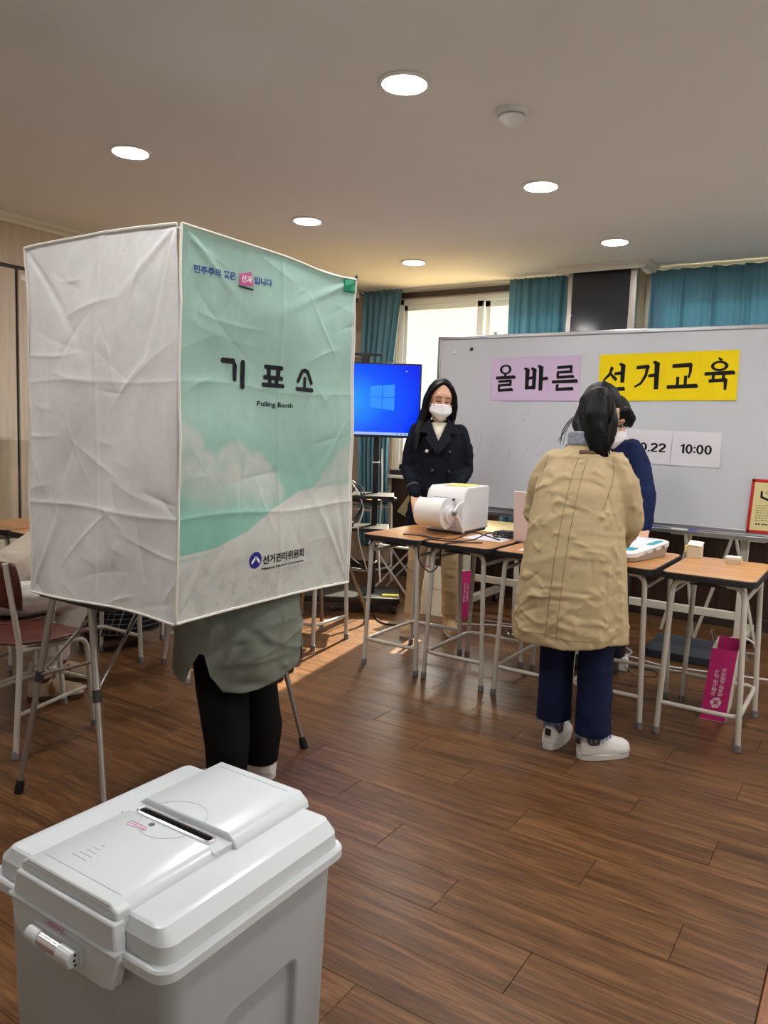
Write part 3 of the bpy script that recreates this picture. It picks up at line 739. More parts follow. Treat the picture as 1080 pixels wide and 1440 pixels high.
CB = Vector((TC.x, TC.y, 0))-tf*.11
Q = lambda u, d, z: CB+tr_*u+tf*d+up*z
t = thing('television_cart', 'black wheeled television cart with open shelves and tangled cables', 'television cart', CB)
for u in (-.22, .16):
    MB().obox(Q(u, 0, .95), tr_, tf, up, .022, .03, .85).build('post', M_tvb, t, .004)
MB().obox(Q(-.06, 0, 1.885), tr_, tf, up, .24, .012, .009).build('top_bar', M_tvb, t, .003)
MB().obox(Q(.06, 0, 1.845), tr_, tf, up, .035, .018, .036).build('camera_mount', M_tvb, t, .004)
for u in (-.22, .16): MB().obox(Q(u, .04, 1.53), tr_, tf, up, .03, .018, .2).build('bracket', M_tvb, t, .003)
sh_ = MB().obox(Q(-.03, .13, .86), tr_, tf, up, .33, .17, .012).build('shelf', M_tvb, t, .004)
MB().obox(Q(-.03, .1, .62), tr_, tf, up, .3, .15, .012).build('shelf', M_tvb, t, .004)
MB().obox(Q(-.03, .02, .10), tr_, tf, up, .40, .21, .022).build('base', M_tvb, t, .008)
for u in (-.38, .33):
    for d in (-.15, .19):
        cs = MB().tube([Q(u-.014, d, .035), Q(u+.014, d, .035)], .035, 18).build('caster', M_blackrub, t); MB().obox(Q(u, d, .07), tr_, tf, up, .022, .022, .012).build('caster_fork', M_tvb, cs)
MB().obox(Q(.30, .14, .1255), tr_, tf, up, .06, .025, .006).build('yellow_label', mat('yellow_label', (214, 200, 60), .6), t)
M_cabw = mat('white_cable', (222, 220, 214), .5); M_cabk = mat('black_cable', (18, 18, 20), .45)
for k in range(5):
    z = .35+k*.25
    MB().obox(Q(.16, 0, z), tr_, tf, up, .027, .034, .004).build('cable_tie', M_cabw, t)
cb = MB()
cb.tube(spline([Q(.2, .02, 1.2), Q(.21, .03, .9), Q(.2, .03, .5), Q(.22, .05, .2)], 6), .006, 6); o = cb.build('cable', M_cabw, t)
for k in range(3): MB().tube(spline([Q(-.15+k*.07, .2, .88), Q(-.05+k*.05, .24, 1.0-.03*k), Q(.08, .27, .8), Q(.05-k*.1, .25, .6-.1*k), Q(.12, .1, .3)], 6), .005, 6).build('cable', M_cabk if k else M_cabw, t)
solo(MB().obox(Q(-.12, .2, .905), tr_, tf, up, .1, .09, .028), 'set_top_box', M_black, 'small black electronic box on the upper cart shelf', 'electronic box', bevel=.004)
t = thing('low_table', 'low pale yellow sunlit table under the window behind the whiteboard', 'table', (-2.55, 5.55, 0))
part('tabletop', wood_mat('pale_yellow_wood', (226, 200, 140), (234, 210, 152), (240, 220, 166), 'X', .5, 8, grain2=.1), t, (-2.95, -2.15, 5.15, 5.82, .6, .622), bevel=.004)
for lx in (-2.92, -2.18):
    for ly in (5.18, 5.79): part('leg', M_ivory, t, (lx-.015, lx+.015, ly-.015, ly+.015, 0, .6), bevel=.003)
# beige cloth sheet leaning at the wall
cp = MB().loft([[(-3.60, 5.93, .30), (-3.34, 5.93, .30), (-3.36, 5.965, .885), (-3.50, 5.965, .885), (-3.70, 5.95, .60), (-3.58, 5.945, .55)], [(-3.60, 5.92, .30), (-3.34, 5.92, .30), (-3.36, 5.955, .885), (-3.50, 5.955, .885), (-3.70, 5.94, .60), (-3.58, 5.935, .55)]])
solo(cp, 'cardboard_sheet', mat('olive_card', (150, 138, 100), .8, var=(20, .08)), 'olive-beige sheet of card leaning under the window behind the navy coat', 'card sheet')

# ================================================================== BALLOT BOX
M_box = mat('box_plastic_shaded', (178, 184, 187), .3, spec=.5, bump=(400, .012))  # the lid's plastic, with the shade on the body put into its colour
M_lid = mat('lid_grey_plastic', (212, 219, 222), .24, spec=.5)
M_chrome = mat('chrome', (232, 232, 235), .22, .75)
M_pink = mat('pink_stamp', (206, 120, 170), .7)
t = thing('ballot_box', 'large pale grey plastic ballot box with a slotted lid in the foreground', 'ballot box', (-1.03, .93, 0))
def ringz(x0, x1, y0, y1, r, z, n=5): return [(x, y, z) for x, y in rrect(x0, x1, y0, y1, r, n)]
bx0, bx1, by0, by1 = -1.243, -.817, .722, 1.138
# body: tapered walls with a recessed panel on the right-hand side
rings = [ringz(bx0+.02, bx1-.02, by0+.02, by1-.02, .03, .0), ringz(bx0+.012, bx1-.012, by0+.012, by1-.012, .035, .015), ringz(bx0, bx1, by0, by1, .035, .54)]
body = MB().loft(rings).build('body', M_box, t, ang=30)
# recess cut by boolean-free inset: a sunken tray with sloped lips
def side(yv, z, d): return V(bx1-.012+.012*z/.54+.0005-d, yv, z)
cut = MB(); a0, a1, c0, c1 = .845, 1.03, .10, .383
poly0 = rrect(a0, a1, c0, c1, .02, 4); poly1 = rrect(a0+.008, a1-.008, c0+.008, c1-.008, .016, 4)
# cut the panel opening with a boolean modifier against a cutter kept only as mesh data
cm = MB().loft([[side(y, z, -.01) for y, z in poly0], [side(y, z, .0) for y, z in poly0], [side(y, z, .016) for y, z in poly1]])
cme = cm.mesh('cut'); cme.transform(Matrix.Translation(-WORLD_OFF[t.name]))
bmx = bmesh.new(); bmx.from_mesh(cme); bmesh.ops.recalc_face_normals(bmx, faces=bmx.faces); bmx.to_mesh(cme); bmx.free()
co_ = bpy.data.objects.new('cut', cme); COL.objects.link(co_); co_.location = t.location
bm_ = body.modifiers.new('b', 'BOOLEAN'); bm_.operation = 'DIFFERENCE'; bm_.object = co_; bm_.solver = 'EXACT'
bpy.context.view_layer.update(); dg = bpy.context.evaluated_depsgraph_get(); dg.update()
nm = bpy.data.meshes.new_from_object(body.evaluated_get(dg)); body.modifiers.clear(); body.data = nm
nm.shade_smooth(); nm.set_sharp_from_angle(angle=rad(30))
bpy.data.objects.remove(co_, do_unlink=True)
bb_ = body.modifiers.new('bevel', 'BEVEL'); bb_.width = .004; bb_.segments = 2; bb_.limit_method = 'ANGLE'; bb_.angle_limit = rad(30)
# lid rim, shoulder bands and raised centre
lid = MB().loft([ringz(-1.258, -.803, .702, 1.153, .030, .531), ringz(-1.260, -.801, .700, 1.155, .032, .534), ringz(-1.260, -.801, .700, 1.155, .032, .549), ringz(-1.2575, -.8035, .7025, 1.1525, .031, .5525), ringz(-1.249, -.812, .711, 1.144, .028, .5535)]).build('lid_rim', M_lid, t, ang=24)
MB().loft([ringz(-1.249, -.812, .711, 1.146, .026, .55), ringz(-1.247, -.814, .713, 1.144, .026, .580), ringz(-1.238, -.823, .717, 1.141, .02, .588), ringz(-1.226, -.835, .722, 1.137, .016, .600), ringz(-1.218, -.845, .727, 1.132, .012, .603)]).build('lid_shoulder', M_lid, t, ang=22)
# raised centre: front half (lower) and back half (higher) with chamfered flanks
def slab(x0, x1, y0, y1, za, zb, ch, name, yf=0):
    prof = [(x0, za), (x0+ch*.2, zb-ch*.6), (x0+ch, zb), (x1-ch, zb), (x1-ch*.2, zb-ch*.6), (x1, za)]
    mb = MB().loft([[(x, y0-yf*(1 if z < zb-.02 else 0), z) for x, z in prof], [(x, y1, z) for x, z in prof]])
    return mb.build(name, M_lid, t, .003, fix=True)
fr = slab(-1.152, -.902, .700, .905, .598, .621, .02, 'lid_front_panel')
bk = slab(-1.158, -.894, .945, 1.150, .598, .627, .024, 'lid_back_panel')
part('slot_channel', M_lid, t, (-1.15, -.905, .90, .95, .598, .6145), bevel=.002)
# front apron that carries the lock
ap = [(-1.150, .600), (-.900, .600), (-.895, .556), (-.890, .545), (-.905, .492), (-.925, .486), (-1.135, .486), (-1.158, .497), (-1.166, .545), (-1.160, .556)]
MB().prism(ap, 0, .022, fn=lambda x, z, d: (x, .690+d, z)).build('lock_apron', M_lid, t, .004, fix=True)
MB().prism([(-1.152, .558), (-.900, .558), (-.904, .612), (-.918, .617), (-1.136, .617), (-1.148, .612)], 0, .03, fn=lambda x, z, d: (x, .699+d, z)).build('front_face', M_lid, t, .004, fix=True)
part('apron_ledge', M_lid, t, (-1.166, -.890, .684, .702, .552, .559), bevel=.003)
# slot with chrome surround
sl = rrect(-1.127, -.929, .912, .936, .0118, 6); si = rrect(-1.121, -.935, .9165, .9315, .0072, 6)
MB().prism(si, .6146, .6152).build('slot_opening', mat('slot_black', (4, 4, 5), .9), t)
rg = MB(); n = len(sl)
rg.loft([[(x, y, .6145) for x, y in sl], [(x, y, .6185) for x, y in sl], [(x*.5+x2*.5, y*.5+y2*.5, .6205) for (x, y), (x2, y2) in zip(sl, si)], [(x, y, .619) for x, y in si], [(x, y, .615) for x, y in si]], caps=False)
rg.build('slot_surround', M_chrome, t, ang=30)
def arc(cx, cy, rx, ry, a0, a1, z, n=30): return [(cx+rx*math.cos(rad(a0+(a1-a0)*k/n)), cy+ry*math.sin(rad(a0+(a1-a0)*k/n)), z) for k in range(n+1)]
M_line = mat('moulded_line', (176, 181, 184), .5)
MB().tube(arc(-1.035, .925, .062, .062, 197, 343, .6211), .0007, 4).build('moulded_circle', M_line, fr)
MB().tube(arc(-1.035, .925, .062, .062, 20, 160, .6271), .0007, 4).build('moulded_circle', M_line, bk)
MB().tube([(-1.12, 1.13, .6271), (-.935, 1.13, .6271)], .0006, 4).build('moulded_line', M_line, bk)
MB().tube([(-1.12, .725, .6211), (-.925, .725, .6211)], .0006, 4).build('moulded_line', M_line, fr)
for k in range(5): MB().tube([(-1.085+k*.004, .752+k*.011, .6211), (-1.048-k*.003, .752+k*.011, .6211)], .0007, 4).build('moulded_rib', M_line, fr)
MB().lathe([(.006, 0), (.006, .0008), (.001, .0009)], (-1.055, .893, .621), 14).build('hole_plug', mat('hole_dark', (90, 92, 94), .5), fr)
MB().lathe([(.006, 0), (.006, .002), (.003, .0022), (.0028, .0005)], (-1.03, .942, .6145), 14).build('screw', M_box, t)
MB().tube(arc(0, 0, 1, 1, 0, 1, 0, 1)[:0] or [V(-1.095+p[0], .873+p[1], .6212) for p in rrect(0, .046, -.006, .008, .006, 4)]+[V(-1.049, .873, .6212)], .0006, 4).build('stamp_outline', M_pink, fr)
S = Strokes()
for k in range(5): S.line([(-1.088+k*.0075, .8735), (-1.083+k*.0075, .8765)], .0035, n=1)
S.build(M_pink, fr, lambda u, v: V(u, v, .6212), 'stamp_marks')
S = Strokes()
for k in range(5): S.line([(-1.06+k*.0085, .541), (-1.054+k*.0085, .545)], .004, n=1)
S.line([(-1.064, .548), (-1.064, .538), (-1.016, .538), (-1.016, .548), (-1.064, .548)], .001, n=1)
S.build(M_pink, t, lambda u, v: V(u, .6893, v), 'stamp_marks')
# latch: white cylinder in three pieces with a chrome lock, over a small hasp
lk = MB().tube([(-1.088, .676, .523), (-1.058, .676, .523)], .0135, 20).build('latch', M_lid, t, .002)
MB().tube([(-1.008, .676, .523), (-.972, .676, .523)], .0135, 20).build('latch', M_lid, t, .002)
MB().tube([(-1.058, .677, .523), (-1.008, .677, .523)], .0115, 20).build('lock_cylinder', M_chrome, t, .001)
for dz in (.008, 0, -.008): MB().tube([(-.9725, .674+abs(dz)*.2, .523+dz), (-.9712, .674+abs(dz)*.2, .523+dz)], .0022, 8).build('latch_hole', M_black, lk)
part('hasp', M_lid, t, (-1.055, -.995, .679, .687, .494, .508), (-1.035, -1.02, .679, .690, .508, .52), bevel=.0015)
part('latch_back', M_lid, t, (-1.09, -.968, .682, .691, .508, .538), bevel=.002)

# ================================================================== POLLING BOOTH
M_leg = mat('booth_leg_aluminium', (168, 164, 158), .35, .85)
M_dkp = mat('booth_dark_plastic', (44, 44, 46), .5)
t = thing('polling_booth', 'polling booth with a green printed curtain and white side cloth on thin metal legs', 'polling booth', (-2.1, 1.98, 0)); booth = t
part('writing_shelf', M_dkp, t, (-2.47, -2.08, 1.585, 2.37, .715, .742), bevel=.004)
LEG = [((-2.425, 1.615, .72), (-2.505, 1.518, 0)), ((-2.215, 1.615, .72), (-1.995, 1.505, 0)), ((-2.085, 2.33, .72), (-1.94, 2.448, 0)), ((-2.425, 2.33, .72), (-2.50, 2.45, 0))]
for a, b in LEG:
    a, b = V(a), V(b); L = lambda k: a.lerp(b, k)
    lg = MB().tube([L(0), L(.40)], .0135, 14).build('leg', M_leg, t)
    MB().tube([L(.38), L(.97)], .0105, 14).build('lower_tube', M_leg, lg)
    MB().tube([L(.375), L(.43)], .0155, 14).build('clamp_collar', M_dkp, lg, .002)
    MB().cyl(L(.41)+V(-.028, -.003, 0), L(.41), .005, n=8).build('clamp_screw', M_leg, lg)
    MB().tube([L(.93), L(.96), L(1)], [.013, .0155, .0165], 14).build('rubber_foot', M_blackrub, lg, .002)
A = lambda i, k: V(LEG[i][0]).lerp(V(LEG[i][1]), k)
for a, b in ((A(0, .4), V(-2.40, 1.86, .715)), (A(1, .38), V(-2.22, 1.86, .715)), (A(0, .4), A(1, .25)), (A(2, .4), V(-2.14, 2.1, .715)), (A(3, .4), V(-2.40, 2.1, .715))):
    MB().tube([a, b], .0062, 8).build('brace', M_leg, t)
# upper frame: four uprights and top rails
M_rod = mat('booth_rod', (205, 202, 196), .4, .3)
c4 = [(-2.455, 1.572), (-1.737, 1.572), (-1.737, 2.402), (-2.455, 2.402)]
for x, y in c4: MB().tube([(x, y, .74), (x, y, 1.902)], .007, 8).build('upright_rod', M_rod, t)
for (x, y), (x2, y2) in zip(c4, c4[1:]+c4[:1]): MB().tube([(x, y, 1.898), (x2, y2, 1.898)], .006, 8).build('top_rail', M_rod, t)
MB().tube([(-2.47, 1.6, .73), (-2.47, 2.37, .73)], .01, 8).build('shelf_rail', M_leg, t)

def crease(u, v, seed, W, Hh, n=34, amp=.006):
    """wrinkle height for arrays u (m along) and v (m up)"""
    u = np.asarray(u, float); v = np.asarray(v, float); rs = np.random.RandomState(seed); out = np.zeros(u.shape)
    for i in range(5):
        a = rs.uniform(0, math.pi); k = rs.uniform(4, 9); out += .0028*np.sin((u*math.cos(a)+v*math.sin(a))*k*2+rs.uniform(0, 6))
    for f, am in ((.27, .0042), (.62, .0022)):
        out += am*np.exp(-np.abs(v-Hh*f-.008*np.sin(u*9))/.010)
    for f in (.5,):
        out += .004*np.exp(-np.abs(u-W*f-.006*np.sin(v*7))/.010)
    for i in range(n):
        cu, cv = rs.uniform(0, W), rs.uniform(0, Hh); a = rs.uniform(0, math.pi); L = rs.uniform(.08, .4); s = rs.uniform(.006, .018)
        du, dv = u-cu, v-cv; p = du*math.cos(a)+dv*math.sin(a); q = -du*math.sin(a)+dv*math.cos(a)+.15*p*p/L
        w = np.clip(1-(np.abs(p)/(L/2))**2, 0, 1)
        out += amp*rs.uniform(.35, 1)*rs.choice([1, 1, -1])*w*np.exp(-np.abs(q)/s)
    for i in range(9):      # pull lines from the corners
        cu, cv = rs.choice([0, W]), rs.choice([0, Hh]); a = math.atan2(Hh/2-cv, W/2-cu)+rs.uniform(-.65, .65)
        du, dv = u-cu, v-cv; p = du*math.cos(a)+dv*math.sin(a); q = -du*math.sin(a)+dv*math.cos(a)
        w = np.clip(p/.06, 0, 1)*np.clip(1-p/rs.uniform(.3, .7), 0, 1)
        out += .007*w*np.exp(-(q/(.008+.03*np.abs(p)))**2)*rs.choice([1, -1, 1])
    return out
def cloth_mat():
    m = bpy.data.materials.new('nonwoven_cloth'); m.use_nodes = True; N = m.node_tree.nodes; L = m.node_tree.links; b = N['Principled BSDF']
    at = N.new('ShaderNodeAttribute'); at.attribute_name = 'print'; tc = N.new('ShaderNodeTexCoord')
    nz = N.new('ShaderNodeTexNoise'); nz.inputs['Scale'].default_value = 9; nz.inputs['Detail'].default_value = 8; nz.inputs['Roughness'].default_value = .7; L.new(tc.outputs['Object'], nz.inputs['Vector'])
    mr = N.new('ShaderNodeMapRange'); mr.inputs[1].default_value = .25; mr.inputs[2].default_value = .75; mr.inputs[3].default_value = .86; mr.inputs[4].default_value = 1.04; L.new(nz.outputs['Fac'], mr.inputs[0])
    hv = N.new('ShaderNodeHueSaturation'); L.new(at.outputs['Color'], hv.inputs['Color']); L.new(mr.outputs[0], hv.inputs['Value']); L.new(hv.outputs[0], b.inputs['Base Color'])
    b.inputs['Roughness'].default_value = .85; b.inputs['Specular IOR Level'].default_value = .25
    n2 = N.new('ShaderNodeTexNoise'); n2.inputs['Scale'].default_value = 260; L.new(tc.outputs['Object'], n2.inputs['Vector'])
    bp = N.new('ShaderNodeBump'); bp.inputs['Strength'].default_value = .12; bp.inputs['Distance'].default_value = .002; L.new(n2.outputs['Fac'], bp.inputs['Height']); L.new(bp.outputs[0], b.inputs['Normal'])
    tr = N.new('ShaderNodeBsdfTranslucent'); L.new(hv.outputs[0], tr.inputs[0]); ms = N.new('ShaderNodeMixShader'); ms.inputs[0].default_value = .12
    L.new(b.outputs[0], ms.inputs[1]); L.new(tr.outputs[0], ms.inputs[2]); L.new(ms.outputs[0], N['Material Output'].inputs[0])
    return m
M_cloth = cloth_mat()
def cloth_panel(name, fn, W, Hh, nu, nv, color, lab=None):
    """fn(u,v arrays)->Nx3 points"""
    U, Vv = np.meshgrid(np.linspace(0, W, nu), np.linspace(0, Hh, nv)); U = U.ravel(); Vv = Vv.ravel()
    P = fn(U, Vv)
    me = bpy.data.meshes.new(name)
    idx = np.arange(nu*nv).reshape(nv, nu); q = np.stack([idx[:-1, :-1], idx[:-1, 1:], idx[1:, 1:], idx[1:, :-1]], -1).reshape(-1, 4)
    me.from_pydata(P.tolist(), [], q.tolist())
    ca = me.color_attributes.new('print', 'FLOAT_COLOR', 'POINT'); c = np.ones((nu*nv, 4), 'f'); c[:, :3] = color(U, Vv); ca.data.foreach_set('color', c.ravel())
    me.update(); o = link(me, name, M_cloth, booth, ang=180)
    s = o.modifiers.new('s', 'SOLIDIFY'); s.thickness = .0016; s.offset = -1
    if lab: o['label'] = lab
    return o
L3 = lambda c: np.array(lin(c)[:3])
ZB, ZT = .748, 1.905
# white near side: faces the camera, u along +X
NW, NH = .728, ZT-ZB
def near_fn(U, Vv):
    d = crease(U, Vv, 11, NW, NH, 60, .0045)*.85
    top = .012*np.sin(np.pi*U/NW)*(Vv/NH)**6
    edge = .006*np.sin(Vv*14)*np.exp(-U/.05)
    x = -2.462+U+edge+(-.006)*np.sin(Vv/NH*np.pi)*np.exp(-U/.08); y = 1.560-d-.004
    bow = .030*np.sin(np.pi*np.clip(U/NW, 0, 1))*(1-Vv/NH)**2
    return np.stack([x, y-bow*.4, ZB+Vv+top-.008*(1-Vv/NH)*np.sin(U*8+1)], 1)
white = L3((242, 242, 241))
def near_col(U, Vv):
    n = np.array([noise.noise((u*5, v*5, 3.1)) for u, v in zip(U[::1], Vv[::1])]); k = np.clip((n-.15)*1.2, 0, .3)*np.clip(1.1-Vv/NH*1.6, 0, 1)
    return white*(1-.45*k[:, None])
cloth_panel('side_cloth', near_fn, NW, NH, 190, 290, near_col, 'white non-woven cloth side')
# green curtain: u along +Y, faces +X
GW, GH = .862, ZT-ZB
def gdisp(U, Vv): return crease(U, Vv, 23, GW, GH, 60, .0036)*.85+.004
def g_point(U, Vv, lift=0.):
    U = np.asarray(U, float); Vv = np.asarray(Vv, float)
    x = -1.7235+gdisp(U, Vv)+lift+.012*np.sin(np.pi*np.clip(U/GW, 0, 1))*(1-Vv/GH)
    y = 1.552+U; z = ZB+Vv+.012*np.sin(np.pi*U/GW)*(1-Vv/GH)**5-.012*np.exp(-((U-GW*.8)/.15)**2)*(Vv/GH)**9
    return np.stack([x, y, z], -1)
green = L3((172, 208, 196)); green2 = L3((136, 200, 182)); gwhite = L3((214, 216, 210))
CLD = [(.0, .53, .075), (.05, .53, .05), (.10, .47, .055), (.135, .42, .06), (.07, .43, .09), (.19, .49, .045), (.225, .50, .05), (.26, .475, .055), (.30, .45, .05), (.33, .47, .045), (.365, .44, .045), (.39, .405, .05), (.2, .42, .09), (.28, .39, .09), (.36, .36, .06), (.43, .37, .04), (.11, .36, .09), (.73, .40, .06), (.80, .45, .07), (.86, .47, .08), (.68, .36, .05)]
def g_col(U, Vv):
    c = np.tile(green, (len(U), 1))
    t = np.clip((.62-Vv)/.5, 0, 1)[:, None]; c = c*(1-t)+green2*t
    nz = np.array([noise.noise((u*22, v*22, .7)) for u, v in zip(U, Vv)])
    nf = np.array([noise.noise((u*60, v*60, 4.7)) for u, v in zip(U, Vv)])
    f = np.zeros(len(U))
    for (a, b, r) in CLD:
        d = np.hypot(U-a, (Vv-b))/r+nz*.16+nf*.07; f = np.maximum(f, np.clip((1.12-d)/.42, 0, 1)*np.clip(.45+(Vv-b+r)/(2.0*r), .3, 1))
    # cloud bank fades out downward into green
    fade = np.clip((Vv-(.335-.08*np.clip(U/.45, 0, 1)))/.10, 0, 1); f = f*fade
    f = f*np.clip(.86+nz*.45+nf*.25, .3, 1)
    c = c*(1-f[:, None]*.85)+gwhite*f[:, None]*.85
    # white swoosh below
    wave = np.interp(U, [0, .14, .27, .40, .55, .70, .87], [.205, .215, .255, .32, .372, .392, .394])
    below = np.clip((wave-Vv)/.004, 0, 1)[:, None]; c = c*(1-below)+gwhite*below
    line = (np.exp(-((Vv-wave+.018)/(.004))**2)*np.clip(1-U/.22, 0, 1)+.75*np.exp(-((Vv-wave+.006)/.005)**2)*np.clip((U-.5)/.2, 0, 1))[:, None]
    c = c*(1-.7*line)+green2*.7*line
    side = np.clip((U-(GW-.012))/.002, 0, 1)[:, None]; c = c*(1-side)+white*side
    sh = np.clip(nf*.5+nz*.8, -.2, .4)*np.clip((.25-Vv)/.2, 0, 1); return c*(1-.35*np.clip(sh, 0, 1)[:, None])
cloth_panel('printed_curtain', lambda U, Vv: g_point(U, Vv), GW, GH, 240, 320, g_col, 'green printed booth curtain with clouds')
# far and inner sides
def plain(U, Vv): return np.tile(white, (len(U), 1))
cloth_panel('side_cloth', lambda U, Vv: np.stack([-2.46+U, 2.414+crease(U, Vv, 31, .73, GH, 14), ZB+Vv], 1), .73, GH, 60, 90, plain)
cloth_panel('back_cloth', lambda U, Vv: np.stack([-2.466-crease(U, Vv, 35, .86, GH*.62, 14), 1.56+U, 1.25+Vv], 1), .85, ZT-1.25, 60, 60, plain)
# piping along seams and hems
M_pipe = mat('seam_piping', (226, 224, 214), .7)
def gl(us, vs, lift=.001): return [V(p) for p in g_point(np.array(us), np.array(vs), lift)]
n = 50; k = np.linspace(0, 1, n)
MB().tube(gl(np.zeros(n)-.001, k*GH), .0042, 6).build('seam_piping', M_pipe, t)
MB().tube(gl(np.full(n, GW), k*GH), .0045, 6).build('seam_piping', M_pipe, t)
MB().tube(gl(k*GW, np.full(n, GH)), .0045, 6).build('seam_piping', M_pipe, t)
MB().tube(gl(k*GW, np.zeros(n)), .0045, 6).build('seam_piping', M_pipe, t)
nl = lambda u, v: [V(p)+V(0, -.001, 0) for p in near_fn(u, v)]
MB().tube(nl(k*NW, np.full(n, NH)), .0048, 6).build('seam_piping', M_pipe, t)
MB().tube(nl(k*NW, np.zeros(n)), .0045, 6).build('seam_piping', M_pipe, t)
MB().tube(nl(np.zeros(n), k*NH), .004, 6).build('seam_piping', M_pipe, t)
# lettering on the curtain: (y,z) of the booth plane -> cloth surface
M_char = mat('charcoal_print', (34, 36, 44), .8); M_navyp = mat('navy_print', (44, 72, 148), .8); M_magp = mat('magenta_print', (206, 96, 158), .8); M_wht = mat('white_print', (240, 236, 236), .8); M_royal = mat('royal_print', (40, 44, 140), .8)
def on_cloth(y, z, lift=.0022):
    p = g_point(np.array([y-1.552]), np.array([z-ZB]), lift)[0]; return V(p)
def skew(y): return 0
S = Strokes(); w = .0185
S.line([(1.728, 1.541), (1.772, 1.541), (1.780, 1.528), (1.780, 1.487)], w*.9, roundcap=True, n=6); S.line([(1.8135, 1.541), (1.8135, 1.466)], w, roundcap=True, n=8)
S.build(M_char, t, on_cloth)
S = Strokes(); w = .0145
S.line([(1.914, 1.537), (1.988, 1.537)], w, roundcap=True, n=6); S.line([(1.912, 1.503), (1.990, 1.503)], w, roundcap=True, n=6); S.line([(1.906, 1.4785), (1.998, 1.4785)], w, roundcap=True, n=6)
for yy in (1.930, 1.972): S.line([(yy, 1.537), (yy, 1.503)], w*1.15, n=4)
for yy in (1.936, 1.966): S.line([(yy, 1.503), (yy, 1.4785)], w, n=3)
S.build(M_char, t, on_cloth)
S = Strokes(); w = .0145
S.line([(2.074, 1.501), (2.094, 1.536), (2.110, 1.540), (2.124, 1.536), (2.148, 1.500)], w, roundcap=True, n=4); S.line([(2.110, 1.512), (2.110, 1.478)], w, roundcap=True, n=4); S.line([(2.070, 1.4745), (2.154, 1.4745)], w, roundcap=True, n=6)
S.build(M_char, t, on_cloth)
text_on('Polling Booth', M_char, t, lambda u, v: on_cloth(1.879+u, 1.403+v), size=.026, bold=.0004, width=.170, height=.0215)
sk = .045
def sl_fn(y0): return lambda u, v: on_cloth(y0+u, 1.778+v+(y0+u-1.6)*sk)
text_on('민주주의 꽃은', M_navyp, t, sl_fn(1.600), size=.027, bold=.0007, width=.172, height=.0235)
text_on('입니다', M_navyp, t, sl_fn(1.852), size=.027, bold=.0007, width=.082, height=.0235)
S = Strokes(); S.poly([(1.786, 1.808), (1.838, 1.823), (1.846, 1.781), (1.788, 1.775)]); S.build(M_magp, t, lambda u, v: on_cloth(u, v, .0026), 'pink_badge')
S = Strokes(); S.line([(1.783, 1.772), (1.846, 1.769)], .004, .006); S.build(M_char, t, lambda u, v: on_cloth(u, v, .003), 'badge_underline')
text_on('선거', M_wht, t, lambda u, v: on_cloth(1.794+u, 1.785+v+u*.05, .0034), size=.022, bold=.0006, width=.043, height=.023)
# emblem and authority name
S = Strokes(); S.disc(1.8625, .9005, .0285, 28); S.build(M_royal, t, lambda u, v: on_cloth(u, v, .0022), 'emblem')
S = Strokes(); S.poly([(1.842, .8965), (1.860, .9155), (1.860, .9025), (1.845, .8865)]); S.poly([(1.883, .8965), (1.865, .9155), (1.865, .9025), (1.880, .8865)])
S.build(M_wht, t, lambda u, v: on_cloth(u, v, .003), 'emblem_leaf')
text_on('선거관리위원회', M_char, t, lambda u, v: on_cloth(1.898+u, .879+v), size=.034, bold=.0008, width=.228, height=.032)
text_on('National Election Commission', M_char, t, lambda u, v: on_cloth(1.896+u, .861+v), size=.012, bold=.0003, width=.230, height=.0088)
# green tape holding the far top corner
tp = MB(); U_ = np.linspace(GW-.078, GW-.008, 6); V_ = np.linspace(GH-.054, GH-.002, 6)
uu, vv = np.meshgrid(U_, V_); pts = g_point(uu.ravel(), vv.ravel(), .003)
o = tp.grid([V(p) for p in pts], 6, 6).build('green_tape', mat('green_tape', (20, 150, 110), .25, bump=(60, .3)), t, ang=180)
o.modifiers.new('s', 'SOLIDIFY').thickness = .0006
MB().tube([(-1.725, 2.42, 1.895), (-1.725, 2.42, 1.918)], .005, 8).build('rod_tip', M_dkp, t)

